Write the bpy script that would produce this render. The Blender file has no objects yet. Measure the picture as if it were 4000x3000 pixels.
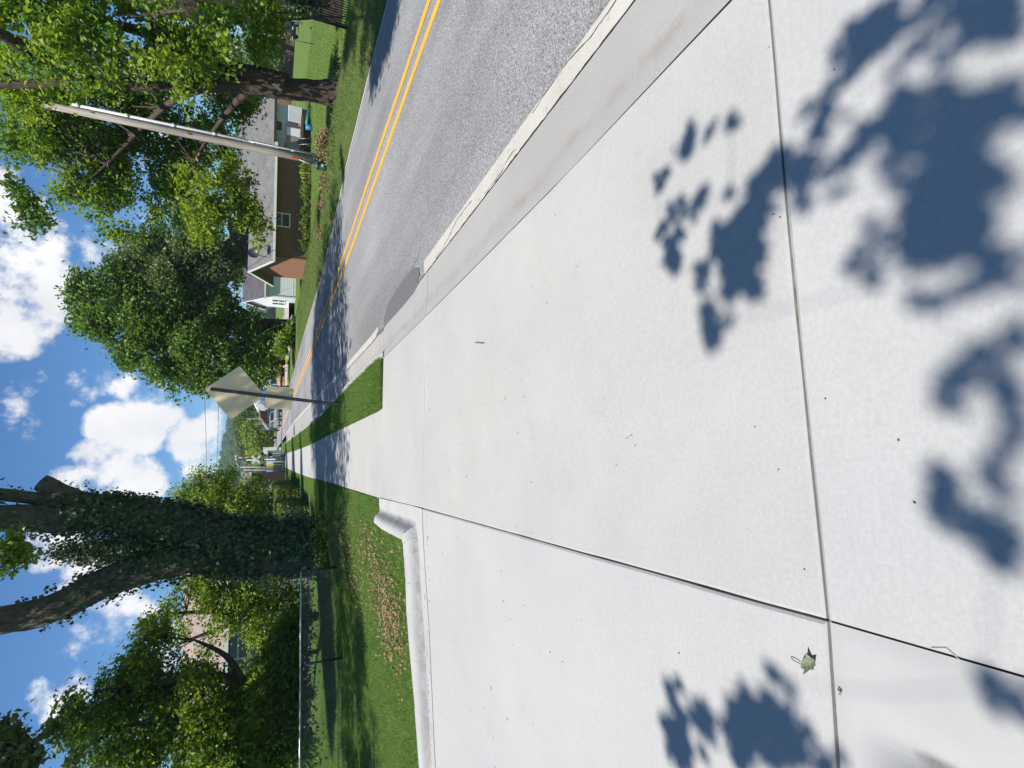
import bpy, math, random
import numpy as np
from mathutils import Matrix, Vector
R = math.radians
rng = np.random.default_rng(7)
random.seed(7)
scene = bpy.context.scene
COL = scene.collection

# ------------------------------------------------------------------ camera
H = 1.72                                   # eye height above the pavement
F = 2050.0                                 # focal length in pixels of the 4000 x 3000 photograph
def _n(v): return v / np.linalg.norm(v)
_vp = np.array([1500 - 1800.0, 2000 - 1050.0, F])
_z = np.array([100 / 4378, 1.0, 0.0]); _z[2] = -(_z[:2] @ _vp[:2]) / F; _z = _n(_z)
_y = _n(_vp); _x = -np.cross(_y, _z)
CM = np.stack([_x, _y, _z])                # rows: world axes in (right, up, forward)
cam_d = bpy.data.cameras.new('camera'); cam = bpy.data.objects.new('camera', cam_d); COL.objects.link(cam)
cx, cy, cz = -CM[:, 1], CM[:, 0], -CM[:, 2]   # the phone was held upright, its picture lies on its side
cam.matrix_world = Matrix([[cx[0], cy[0], cz[0], 0], [cx[1], cy[1], cz[1], 0], [cx[2], cy[2], cz[2], H], [0, 0, 0, 1]])
cam_d.sensor_fit = 'HORIZONTAL'; cam_d.sensor_width = 36; cam_d.lens = 36 * F / 4000
cam_d.clip_start = 0.05; cam_d.clip_end = 5000
scene.camera = cam

def ray(px, py): return CM @ _n(np.array([1500.0 - py, 2000.0 - px, F]))
def gp(px, py, z=0.0):
    d = ray(px, py); t = (z - H) / d[2]; return np.array([0, 0, H]) + t * d
def at(px, py, Y):
    d = ray(px, py); t = Y / d[1]; return np.array([0, 0, H]) + t * d

# ------------------------------------------------------------------ light
SUN_EL, SUN_AZ = 60.0, 239.0               # azimuth clockwise from +Y: high on the left, a little behind
to_sun = np.array([math.sin(R(SUN_AZ)) * math.cos(R(SUN_EL)), math.cos(R(SUN_AZ)) * math.cos(R(SUN_EL)), math.sin(R(SUN_EL))])
sl = bpy.data.lights.new('sun', 'SUN'); sl.energy = 4.6; sl.angle = R(0.56); sl.color = (1.0, 0.955, 0.89)
so = bpy.data.objects.new('sun', sl); COL.objects.link(so)
so.rotation_euler = Vector(to_sun).to_track_quat('Z', 'Y').to_euler(); so.location = (0, 0, 60)
scene.view_settings.view_transform = 'Standard'; scene.view_settings.look = 'None'
scene.view_settings.exposure = 0.64; scene.view_settings.gamma = 1.0; scene.view_settings.use_curve_mapping = False

W = bpy.data.worlds.new('World'); scene.world = W; W.use_nodes = True
wt = W.node_tree; wt.nodes.clear()
def wn(t, **k):
    n = wt.nodes.new(t)
    for a, b in k.items(): setattr(n, a, b)
    return n
wout = wn('ShaderNodeOutputWorld'); wbg = wn('ShaderNodeBackground'); wbg.inputs['Strength'].default_value = 0.078
sky = wn('ShaderNodeTexSky'); sky.sky_type = 'NISHITA'; sky.sun_disc = False
sky.sun_elevation = R(SUN_EL); sky.sun_rotation = R(SUN_AZ); sky.air_density = 1.0; sky.dust_density = 0.3; sky.ozone_density = 3.0
tc = wn('ShaderNodeTexCoord')
nz = wn('ShaderNodeTexNoise'); nz.inputs['Scale'].default_value = 9; nz.inputs['Detail'].default_value = 9; nz.inputs['Roughness'].default_value = 0.62
nz2 = wn('ShaderNodeTexNoise'); nz2.inputs['Scale'].default_value = 3.2; nz2.inputs['Detail'].default_value = 3
wt.links.new(tc.outputs['Generated'], nz.inputs['Vector']); wt.links.new(tc.outputs['Generated'], nz2.inputs['Vector'])
CLOUDS = [(30, 440, 62, 1), (70, 530, 52, 1), (118, 415, 34, .7), (20, 395, 40, .9), (30, 600, 85, 1), (52, 655, 75, 1), (15, 710, 65, .9), (85, 690, 42, .9), (30, 520, 60, .9),
          (190, 830, 34, .75), (250, 818, 32, .75), (215, 800, 22, .6), (168, 868, 15, .6), (230, 915, 38, .95), (285, 940, 52, 1), (240, 1000, 59, 1), (200, 1050, 60, 1),
          (295, 1040, 52, 1), (180, 985, 30, .8), (380, 905, 30, .8), (430, 955, 52, 1), (470, 905, 38, .9), (475, 1015, 42, 1), (430, 1010, 34, .8), (150, 1075, 50, .9),
          (100, 1150, 62, 1), (95, 1195, 45, .9), (170, 1270, 52, 1), (175, 1335, 46, .9), (130, 1490, 58, 1), (155, 1420, 40, .9), (75, 1378, 26, .5), (235, 1340, 62, 1), (300, 1350, 52, .9), (345, 1400, 62, 1), (330, 320, 60, .9), (300, 200, 60, .9), (90, 470, 40, .8)]
acc = None
for (dx, dy, r, wgt) in CLOUDS:
    d = ray(dx * 1.8083, dy * 1.8083); e = ray(dx * 1.8083, (dy + r) * 1.8083); c = float(d @ e)
    dp = wn('ShaderNodeVectorMath', operation='DOT_PRODUCT'); dp.inputs[1].default_value = tuple(d)
    wt.links.new(tc.outputs['Generated'], dp.inputs[0])
    mr = wn('ShaderNodeMapRange'); mr.interpolation_type = 'SMOOTHSTEP'
    mr.inputs['From Min'].default_value = 1 - (1 - c) * 2.6; mr.inputs['From Max'].default_value = 1 - (1 - c) * 0.10
    mr.inputs['To Max'].default_value = wgt
    wt.links.new(dp.outputs['Value'], mr.inputs['Value'])
    if acc is None: acc = mr.outputs[0]
    else:
        mx = wn('ShaderNodeMath', operation='MAXIMUM'); wt.links.new(acc, mx.inputs[0]); wt.links.new(mr.outputs[0], mx.inputs[1]); acc = mx.outputs[0]
def wm(op, a, b):
    m = wn('ShaderNodeMath', operation=op)
    for i, v in enumerate((a, b)):
        if hasattr(v, 'links'): wt.links.new(v, m.inputs[i])
        else: m.inputs[i].default_value = v
    return m.outputs[0]
base = wm('MULTIPLY', wm('SUBTRACT', nz2.outputs['Fac'], 0.505), 2.2)          # loose cumulus all round the sky
dens = wm('ADD', wm('MAXIMUM', acc, base), wm('MULTIPLY', wm('SUBTRACT', nz.outputs['Fac'], 0.5), 4.2))
cr = wn('ShaderNodeMapRange'); cr.interpolation_type = 'SMOOTHSTEP'; cr.inputs['From Min'].default_value = 0.44; cr.inputs['From Max'].default_value = 1.05
wt.links.new(dens, cr.inputs['Value'])
cc = wn('ShaderNodeValToRGB'); cc.color_ramp.elements[0].position = 0.30; cc.color_ramp.elements[0].color = (7.0, 7.1, 7.4, 1)
cc.color_ramp.elements[1].position = 0.75; cc.color_ramp.elements[1].color = (10.2, 10.1, 10.0, 1)
nz3 = wn('ShaderNodeTexNoise'); nz3.inputs['Scale'].default_value = 6; nz3.inputs['Detail'].default_value = 5
wt.links.new(tc.outputs['Generated'], nz3.inputs['Vector']); wt.links.new(nz3.outputs['Fac'], cc.inputs['Fac'])
skm = wn('ShaderNodeMix', data_type='RGBA', blend_type='MULTIPLY'); skm.inputs['Factor'].default_value = 1.0; skm.inputs['B'].default_value = (0.43, 0.755, 1.04, 1)
wt.links.new(sky.outputs['Color'], skm.inputs['A'])
mix = wn('ShaderNodeMix', data_type='RGBA')
wt.links.new(cr.outputs[0], mix.inputs['Factor']); wt.links.new(skm.outputs['Result'], mix.inputs['A']); wt.links.new(cc.outputs['Color'], mix.inputs['B'])
wt.links.new(mix.outputs['Result'], wbg.inputs['Color']); wt.links.new(wbg.outputs[0], wout.inputs['Surface'])

# ------------------------------------------------------------------ materials
class Mt:
    def __init__(s, name, rough=0.85, spec=0.3, metal=0.0):
        s.m = bpy.data.materials.new(name); s.m.use_nodes = True; s.nt = s.m.node_tree
        s.b = s.nt.nodes['Principled BSDF']; s.b.inputs['Roughness'].default_value = rough
        s.b.inputs['Specular IOR Level'].default_value = spec; s.b.inputs['Metallic'].default_value = metal
        s.pos = None
    def n(s, t, **k):
        n = s.nt.nodes.new(t)
        for a, b in k.items(): setattr(n, a, b)
        return n
    def L(s, a, b): s.nt.links.new(a, b)
    def P(s, scale=(1, 1, 1), obj=False):
        g = s.n('ShaderNodeTexCoord').outputs['Object'] if obj else s.n('ShaderNodeNewGeometry').outputs['Position']
        if scale == (1, 1, 1): return g
        m = s.n('ShaderNodeVectorMath', operation='MULTIPLY'); m.inputs[1].default_value = scale; s.L(g, m.inputs[0]); return m.outputs[0]
    def noise(s, scale, detail=4, vs=(1, 1, 1), rough=0.55, dist=0.0):
        t = s.n('ShaderNodeTexNoise'); t.inputs['Scale'].default_value = scale; t.inputs['Detail'].default_value = detail
        t.inputs['Roughness'].default_value = rough; t.inputs['Distortion'].default_value = dist
        s.L(s.P(vs), t.inputs['Vector']); return t.outputs['Fac']
    def vor(s, scale, vs=(1, 1, 1), feature='F1', out='Distance'):
        t = s.n('ShaderNodeTexVoronoi', feature=feature); t.inputs['Scale'].default_value = scale
        s.L(s.P(vs), t.inputs['Vector']); return t.outputs[out]
    def ramp(s, fac, stops):
        r = s.n('ShaderNodeValToRGB'); e = r.color_ramp.elements
        while len(e) < len(stops): e.new(0.5)
        for i, (p, c) in enumerate(stops):
            e[i].position = p; e[i].color = (*c, 1) if len(c) == 3 else c
        s.L(fac, r.inputs['Fac']); return r.outputs['Color']
    def mix(s, fac, a, b, mode='MIX'):
        m = s.n('ShaderNodeMix', data_type='RGBA', blend_type=mode)
        for k, v in (('Factor', fac), ('A', a), ('B', b)):
            if hasattr(v, 'links'): s.L(v, m.inputs[k])
            elif k == 'Factor': m.inputs[k].default_value = v
            else: m.inputs[k].default_value = (*v, 1)
        return m.outputs['Result']
    def mth(s, op, a, b=0.0):
        m = s.n('ShaderNodeMath', operation=op)
        for i, v in enumerate((a, b)):
            if hasattr(v, 'links'): s.L(v, m.inputs[i])
            else: m.inputs[i].default_value = v
        return m.outputs[0]
    def col(s, c):
        if hasattr(c, 'links'): s.L(c, s.b.inputs['Base Color'])
        else: s.b.inputs['Base Color'].default_value = (*c, 1)
        return s
    def bump(s, h, strength=0.3, dist=0.01):
        b = s.n('ShaderNodeBump'); b.inputs['Strength'].default_value = strength; b.inputs['Distance'].default_value = dist
        s.L(h, b.inputs['Height']); s.L(b.outputs['Normal'], s.b.inputs['Normal']); return s
def g3(v): return (v, v, v)
def sc3(c, k): return tuple(x * k for x in c)
def plain(name, c, rough=0.7, spec=0.3, metal=0.0, var=0.18, scale=6.0, vs=(1, 1, 1)):
    t = Mt(name, rough, spec, metal); f = t.noise(scale, 5, vs)
    t.col(t.ramp(f, [(0.3, sc3(c, 1 - var)), (0.7, sc3(c, 1 + var))])); t.bump(f, 0.12, 0.01); return t.m

def concrete(name, c1, c2, stain, grime=0.5):
    t = Mt(name, 0.9, 0.2)
    a = t.ramp(t.noise(0.9, 6, rough=0.6), [(0.35, c1), (0.65, c2)])
    a = t.mix(0.35, a, t.ramp(t.noise(55, 3), [(0.35, sc3(c1, 0.93)), (0.65, sc3(c2, 1.05))]))
    br = t.noise(1.0, 3, (7, 210, 7), 0.7)                                # broom marks across the walk
    a = t.mix(t.ramp(br, [(0.50, g3(0)), (0.72, g3(0.34))]), a, sc3(c1, 0.86))
    a = t.mix(1.0, a, t.ramp(t.noise(0.33, 4, rough=0.5), [(0.36, (0.955, 0.965, 0.985)), (0.5, (1.0, 1.0, 1.0)), (0.64, (1.03, 1.015, 0.985))]), 'MULTIPLY')
    st = t.mth('MULTIPLY', t.ramp(t.noise(2.3, 7, rough=0.7), [(0.55, g3(0)), (0.74, g3(1))]), grime)
    a = t.mix(st, a, stain)
    scuff = t.mth('MULTIPLY', t.ramp(t.noise(5.5, 9, (0.7, 1.4, 1), rough=0.82), [(0.60, g3(0)), (0.68, g3(1))]), t.ramp(t.noise(1.3, 2), [(0.48, g3(0)), (0.64, g3(0.6))]))
    a = t.mix(scuff, a, sc3(stain, 0.62))
    pit = t.ramp(t.vor(24), [(0.035, g3(1)), (0.065, g3(0))])             # pits and crumbs
    pit = t.mth('MULTIPLY', pit, t.ramp(t.noise(5, 2), [(0.5, g3(0)), (0.62, g3(1))]))
    a = t.mix(t.mth('MULTIPLY', pit, 0.75), a, (0.10, 0.09, 0.08))
    t.col(a)
    t.bump(t.mth('ADD', t.mth('MULTIPLY', br, 0.5), t.noise(90, 4)), 0.22, 0.004); return t.m
M = {}
M['concrete'] = concrete('concrete', (0.350, 0.345, 0.332), (0.400, 0.392, 0.375), (0.29, 0.265, 0.23), 0.30)
M['concrete_b'] = concrete('concrete_b', (0.362, 0.358, 0.348), (0.408, 0.400, 0.386), (0.31, 0.29, 0.26), 0.25)
M['gutter'] = concrete('gutter_concrete', (0.395, 0.385, 0.365), (0.455, 0.445, 0.425), (0.30, 0.245, 0.175), 0.55)
M['kerb'] = concrete('kerb_concrete', (0.32, 0.31, 0.29), (0.38, 0.37, 0.35), (0.24, 0.215, 0.18), 0.4)
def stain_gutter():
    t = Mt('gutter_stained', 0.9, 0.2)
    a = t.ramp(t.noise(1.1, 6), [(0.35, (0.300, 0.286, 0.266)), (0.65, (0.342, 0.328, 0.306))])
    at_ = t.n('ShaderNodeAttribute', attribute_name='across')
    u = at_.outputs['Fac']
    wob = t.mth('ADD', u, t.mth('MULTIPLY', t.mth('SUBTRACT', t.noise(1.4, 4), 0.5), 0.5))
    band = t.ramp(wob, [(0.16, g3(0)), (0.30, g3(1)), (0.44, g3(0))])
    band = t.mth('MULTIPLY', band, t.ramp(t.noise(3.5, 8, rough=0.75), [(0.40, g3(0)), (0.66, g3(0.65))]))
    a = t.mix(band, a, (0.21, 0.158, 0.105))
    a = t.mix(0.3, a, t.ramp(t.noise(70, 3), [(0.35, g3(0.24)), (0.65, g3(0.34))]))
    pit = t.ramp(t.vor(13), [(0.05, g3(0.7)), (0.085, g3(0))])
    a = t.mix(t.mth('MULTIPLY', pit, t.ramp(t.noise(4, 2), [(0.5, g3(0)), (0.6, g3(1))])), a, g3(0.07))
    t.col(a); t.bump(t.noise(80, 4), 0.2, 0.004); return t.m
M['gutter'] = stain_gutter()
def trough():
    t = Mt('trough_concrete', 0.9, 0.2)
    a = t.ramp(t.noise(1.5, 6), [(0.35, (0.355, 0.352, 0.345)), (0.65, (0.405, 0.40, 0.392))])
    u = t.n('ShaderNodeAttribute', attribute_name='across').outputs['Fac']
    band = t.ramp(t.mth('MULTIPLY', t.mth('ADD', u, t.mth('MULTIPLY', t.mth('SUBTRACT', t.noise(2.5, 5), 0.5), 0.25)), 0.5), [(0.40, g3(0)), (0.52, g3(1)), (0.60, g3(0.9)), (0.74, g3(0))])  # dirt and kerb shade together, put into the colour as a dark band
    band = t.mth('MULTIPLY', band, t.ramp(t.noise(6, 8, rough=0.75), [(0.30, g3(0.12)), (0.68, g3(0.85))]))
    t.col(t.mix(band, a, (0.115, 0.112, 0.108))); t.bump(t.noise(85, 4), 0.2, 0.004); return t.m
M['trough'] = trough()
M['joint'] = plain('joint_dirt', (0.150, 0.128, 0.100), 0.95, 0.1, var=0.45, scale=30)
def asphalt():
    t = Mt('asphalt', 0.9, 0.25)
    v = t.n('ShaderNodeTexVoronoi'); v.inputs['Scale'].default_value = 120; t.L(t.P(), v.inputs['Vector'])
    sep = t.n('ShaderNodeSeparateColor'); t.L(v.outputs['Color'], sep.inputs[0])
    a = t.ramp(sep.outputs[0], [(0.0, g3(0.08)), (0.25, g3(0.185)), (0.6, (0.248, 0.244, 0.240)), (0.88, g3(0.32)), (1.0, g3(0.42))])
    big = t.ramp(t.noise(0.45, 5, (1, 0.35, 1)), [(0.35, g3(0.80)), (0.65, g3(1.16))])
    a = t.mix(1.0, a, big, 'MULTIPLY')
    trk = t.ramp(t.noise(0.55, 2, (1.6, 0.02, 1)), [(0.4, g3(0.93)), (0.6, g3(1.08))])
    a = t.mix(1.0, a, trk, 'MULTIPLY')
    t.col(a); t.bump(v.outputs['Distance'], 0.7, 0.006); return t.m
M['asphalt'] = asphalt()
def patch():
    t = Mt('asphalt_patch', 0.85, 0.3); f = t.noise(60, 4)
    t.col(t.ramp(f, [(0.35, g3(0.085)), (0.65, g3(0.15))])); t.bump(f, 0.5, 0.005); return t.m
M['patch'] = patch()
def paint(name, c, wear, under=(0.2, 0.2, 0.2)):
    t = Mt(name, 0.75, 0.3)
    w = t.ramp(t.noise(26, 7, rough=0.75), [(wear, g3(1)), (wear + 0.07, g3(0))])
    a = t.ramp(t.noise(3, 4), [(0.35, sc3(c, 0.9)), (0.65, c)])
    a = t.mix(w, a, under); t.col(a); t.bump(t.noise(95, 3), 0.5, 0.005); return t.m
M['yellow'] = paint('yellow_paint', (0.74, 0.36, 0.030), 0.36)
M['white_line'] = paint('white_line_paint', (0.44, 0.42, 0.375), 0.345, (0.20, 0.19, 0.175))
M['white_far'] = paint('white_far_paint', (0.46, 0.445, 0.41), 0.34)
M['crack'] = plain('crack_tar', (0.03, 0.028, 0.026), 0.9, 0.1, var=0.4, scale=40)
def lawn(name, a1, a2, dry, dryamt=0.5):
    t = Mt(name, 0.95, 0.08)
    c = t.ramp(t.noise(1.2, 6, rough=0.65), [(0.3, a1), (0.7, a2)])
    c = t.mix(0.6, c, t.ramp(t.noise(38, 4, rough=0.7), [(0.3, sc3(a1, 0.55)), (0.7, sc3(a2, 1.25))]))
    c = t.mix(t.ramp(t.noise(0.55, 5), [(dryamt, g3(0)), (dryamt + 0.16, g3(0.7))]), c, dry)
    c = t.mix(1.0, c, t.ramp(t.noise(7, 6, (1, 0.25, 1), 0.7), [(0.32, g3(0.70)), (0.68, g3(1.22))]), 'MULTIPLY')
    t.col(c); t.bump(t.mth('ADD', t.noise(60, 5), t.noise(9, 5)), 0.9, 0.04); return t.m
M['lawn'] = lawn('lawn_grass', (0.050, 0.098, 0.018), (0.098, 0.165, 0.036), (0.185, 0.155, 0.075), 0.60)
M['verge'] = lawn('verge_grass', (0.070, 0.125, 0.028), (0.125, 0.190, 0.048), (0.215, 0.180, 0.090), 0.52)
M['field'] = lawn('field_grass', (0.070, 0.135, 0.026), (0.140, 0.215, 0.048), (0.205, 0.195, 0.085), 0.50)
M['soil'] = plain('soil', (0.12, 0.085, 0.055), 0.95, 0.05, var=0.35, scale=9)
M['gravel'] = plain('gravel', (0.36, 0.33, 0.29), 0.95, 0.1, var=0.25, scale=12)

def leaf(name, cols, trans=0.5, gloss=0.35, rough=0.48, cl=0.7):
    t = Mt(name, rough, gloss)
    g = t.n('ShaderNodeNewGeometry'); n = len(cols)
    rnd = t.mth('ADD', t.mth('MULTIPLY', g.outputs['Random Per Island'], 0.62), t.mth('MULTIPLY', t.noise(cl, 3), 0.76))
    rnd = t.mth('SUBTRACT', rnd, 0.19)
    c = t.ramp(rnd, [(0.06 + 0.88 * i / (n - 1), x) for i, x in enumerate(cols)])
    t.col(c)
    tr = t.n('ShaderNodeBsdfTranslucent'); t.L(t.mix(1.0, c, (1.35, 1.30, 0.45), 'MULTIPLY'), tr.inputs['Color'])
    ms = t.n('ShaderNodeMixShader'); ms.inputs[0].default_value = trans
    t.L(t.b.outputs[0], ms.inputs[1]); t.L(tr.outputs[0], ms.inputs[2])
    t.L(ms.outputs[0], t.nt.nodes['Material Output'].inputs['Surface']); return t.m
M['leaf_syc'] = leaf('leaf_sycamore', [(0.050, 0.119, 0.025), (0.100, 0.200, 0.035), (0.163, 0.281, 0.045), (0.250, 0.362, 0.056), (0.413, 0.413, 0.069)])
M['leaf_yel'] = leaf('leaf_yellowing', [(0.09, 0.165, 0.022), (0.175, 0.27, 0.036), (0.275, 0.37, 0.052), (0.37, 0.41, 0.068)]) #[(0.085, 0.145, 0.022), (0.18, 0.24, 0.034), (0.29, 0.32, 0.05), (0.4, 0.36, 0.065)])
M['leaf_maple'] = leaf('leaf_maple', [(0.044, 0.101, 0.026), (0.081, 0.166, 0.036), (0.137, 0.240, 0.044), (0.221, 0.325, 0.052)], 0.36)
M['leaf_olive'] = leaf('leaf_olive', [(0.077, 0.121, 0.048), (0.125, 0.183, 0.068), (0.183, 0.239, 0.091)], 0.34)
M['leaf_left'] = leaf('leaf_hackberry', [(0.050, 0.119, 0.028), (0.094, 0.196, 0.041), (0.164, 0.288, 0.056), (0.281, 0.383, 0.074), (0.499, 0.484, 0.102)])
M['leaf_ivy'] = leaf('leaf_ivy', [(0.026, 0.065, 0.028), (0.047, 0.108, 0.043), (0.086, 0.162, 0.057)], 0.2, 0.45, 0.38)
M['leaf_pine'] = leaf('leaf_juniper', [(0.035, 0.067, 0.032), (0.056, 0.096, 0.045), (0.080, 0.128, 0.056)], 0.2)
M['leaf_hedge'] = leaf('leaf_boxwood', [(0.039, 0.078, 0.016), (0.078, 0.137, 0.023), (0.143, 0.215, 0.031), (0.260, 0.286, 0.039)], 0.3)
M['leaf_light'] = leaf('leaf_young', [(0.088, 0.166, 0.031), (0.149, 0.254, 0.039), (0.245, 0.350, 0.053), (0.420, 0.438, 0.061)], 0.42)
M['blade'] = leaf('grass_blade', [(0.066, 0.136, 0.022), (0.118, 0.221, 0.038), (0.173, 0.276, 0.058), (0.276, 0.276, 0.103)], 0.35, 0.15, 0.6, 0.5)
M['blade_dry'] = leaf('grass_blade_dry', [(0.085, 0.150, 0.032), (0.135, 0.205, 0.052), (0.190, 0.225, 0.080), (0.28, 0.245, 0.125)], 0.3, 0.1, 0.7, 0.6)
M['dead'] = leaf('dead_leaf', [(0.15, 0.085, 0.055), (0.25, 0.15, 0.095), (0.33, 0.23, 0.145), (0.27, 0.215, 0.14)], 0.15, 0.1, 0.8)
M['leaf_wilted'] = plain('leaf_wilted', (0.145, 0.165, 0.105), 0.7, 0.2, var=0.55, scale=60)
def bark(name, a, b):
    t = Mt(name, 0.95, 0.1); f = t.noise(5, 7, (3.2, 3.2, 0.55), 0.7); v = t.vor(9, (2.2, 2.2, 0.5))
    c = t.ramp(f, [(0.3, a), (0.7, b)]); c = t.mix(t.ramp(v, [(0.05, g3(0.75)), (0.3, g3(0))]), c, sc3(a, 0.5))
    t.col(c); t.bump(t.mth('ADD', f, v), 0.9, 0.05); return t.m
M['bark'] = bark('bark_brown', (0.055, 0.042, 0.032), (0.135, 0.105, 0.082))
M['bark_grey'] = bark('bark_grey', (0.085, 0.075, 0.066), (0.20, 0.175, 0.15))
def wood(name, a, b, vs=(26, 26, 0.7)):
    t = Mt(name, 0.9, 0.15); f = t.noise(1.0, 6, vs, 0.65)
    t.col(t.ramp(f, [(0.3, a), (0.7, b)])); t.bump(f, 0.5, 0.01); return t.m
M['pole'] = wood('pole_wood', (0.20, 0.175, 0.15), (0.40, 0.365, 0.33))
M['plank'] = wood('plank_wood', (0.34, 0.31, 0.27), (0.55, 0.52, 0.47), (20, 20, 2))
M['cedar'] = wood('cedar_boards', (0.26, 0.125, 0.078), (0.35, 0.185, 0.122), (14, 14, 0.5))
M['brown_siding'] = wood('brown_siding', (0.190, 0.095, 0.050), (0.260, 0.140, 0.080), (0.6, 14, 14))
M['white_siding'] = plain('white_siding', (0.72, 0.73, 0.72), 0.6, 0.3, var=0.05, scale=2)
M['grey_siding'] = plain('grey_siding', (0.60, 0.60, 0.57), 0.7, 0.3, var=0.10, scale=2)
M['grey_shaded'] = plain('grey_siding_shaded', (0.22, 0.215, 0.20), 0.75, 0.2, var=0.1, scale=2)  # darker copy of the grey siding, the wall's shade put into its colour
M['trim_white'] = plain('trim_white', (0.74, 0.74, 0.72), 0.55, 0.3, var=0.06, scale=5)
M['trim_dark'] = plain('trim_dark', (0.045, 0.038, 0.032), 0.6, 0.3)
M['trim_brown'] = plain('trim_brown', (0.12, 0.085, 0.055), 0.7, 0.2)
M['green_siding'] = plain('green_siding', (0.045, 0.062, 0.048), 0.7, 0.2, scale=3)
def shingle(name, a, b):
    t = Mt(name, 0.95, 0.1)
    br = t.n('ShaderNodeTexBrick'); br.inputs['Scale'].default_value = 1.0
    br.inputs['Brick Width'].default_value = 0.33; br.inputs['Row Height'].default_value = 0.14; br.inputs['Mortar Size'].default_value = 0.012
    br.inputs['Color1'].default_value = (*a, 1); br.inputs['Color2'].default_value = (*b, 1); br.inputs['Mortar'].default_value = (*sc3(a, 0.4), 1)
    tcn = t.n('ShaderNodeNewGeometry'); sp = t.n('ShaderNodeSeparateXYZ'); t.L(tcn.outputs['Position'], sp.inputs[0])
    cb = t.n('ShaderNodeCombineXYZ'); t.L(t.mth('ADD', sp.outputs['X'], sp.outputs['Y']), cb.inputs['X']); t.L(t.mth('MULTIPLY', sp.outputs['Z'], 2.0), cb.inputs['Y'])
    t.L(cb.outputs[0], br.inputs['Vector'])
    c = t.mix(0.5, br.outputs['Color'], t.ramp(t.noise(1.3, 6), [(0.3, a), (0.7, b)]))
    t.col(c); t.bump(br.outputs['Fac'], -0.3, 0.02); return t.m
M['shingle'] = shingle('shingle_grey', (0.135, 0.130, 0.125), (0.225, 0.215, 0.205))
M['shingle_dark'] = shingle('shingle_dark', (0.085, 0.08, 0.085), (0.14, 0.13, 0.14))
M['shingle_pink'] = shingle('shingle_pinkish', (0.27, 0.205, 0.18), (0.37, 0.29, 0.26))
M['galv'] = plain('galvanised_steel', (0.40, 0.41, 0.42), 0.45, 0.5, 0.75, var=0.12, scale=14)
M['steel_dark'] = plain('dark_steel', (0.060, 0.062, 0.066), 0.5, 0.5, 0.5, var=0.25, scale=20)
M['iron'] = plain('black_iron', (0.016, 0.016, 0.017), 0.5, 0.4, 0.2, var=0.3, scale=14)
M['wire'] = plain('wire_grey', (0.30, 0.31, 0.31), 0.5, 0.4, 0.5)
M['rail'] = plain('bright_rail', (0.66, 0.67, 0.68), 0.35, 0.5, 0.7, var=0.08, scale=4)
M['pvc'] = plain('grey_conduit', (0.52, 0.53, 0.55), 0.5, 0.35, var=0.08, scale=5)
def signback():
    t = Mt('sign_back', 0.7, 0.25, 0.0); f = t.noise(7, 5)
    c = t.ramp(f, [(0.3, (0.66, 0.535, 0.335)), (0.7, (0.74, 0.615, 0.41))])
    c = t.mix(t.mth('MULTIPLY', t.ramp(t.noise(5.5, 5, rough=0.65), [(0.60, g3(0)), (0.68, g3(1))]), 0.45), c, (0.25, 0.15, 0.08))
    t.col(c); return t.m
M['signback'] = signback()
M['glass'] = plain('window_glass', (0.018, 0.021, 0.025), 0.08, 0.6, var=0.3, scale=2)
M['tyre'] = plain('tyre_rubber', (0.02, 0.02, 0.02), 0.9, 0.1)
M['black'] = plain('black_plastic', (0.022, 0.022, 0.024), 0.5, 0.3)
M['green_cap'] = plain('green_plastic', (0.030, 0.070, 0.045), 0.45, 0.4, var=0.2)
M['orange'] = plain('orange_plastic', (0.62, 0.14, 0.025), 0.5, 0.3)
M['teal'] = plain('teal_hose', (0.02, 0.25, 0.18), 0.45, 0.4)
M['blue'] = plain('blue_paint', (0.035, 0.17, 0.36), 0.5, 0.4, var=0.1)
M['lightblue'] = plain('pale_blue_paint', (0.25, 0.40, 0.52), 0.5, 0.4, var=0.1)
M['canopy'] = plain('canopy_white', (0.80, 0.79, 0.75), 0.5, 0.3, var=0.03)
M['machine'] = plain('machine_yellow', (0.60, 0.27, 0.03), 0.45, 0.4, var=0.15)
M['red'] = plain('red_paint', (0.48, 0.03, 0.025), 0.5, 0.4, var=0.1)
M['lens'] = plain('red_lens', (0.10, 0.010, 0.010), 0.3, 0.5)
M['yel_sign'] = plain('sign_yellow', (0.75, 0.55, 0.03), 0.5, 0.4, var=0.05)
M['brick'] = plain('brick_brown', (0.20, 0.105, 0.08), 0.9, 0.1, var=0.25, scale=14)
for nm_, c_ in (('car_dark', (0.012, 0.014, 0.018)), ('car_silver', (0.36, 0.38, 0.40)), ('car_white', (0.70, 0.71, 0.72)), ('car_blue', (0.26, 0.36, 0.46)), ('car_red', (0.22, 0.03, 0.035))):
    M[nm_] = plain(nm_, c_, 0.25, 0.6, 0.3, var=0.05)

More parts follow.
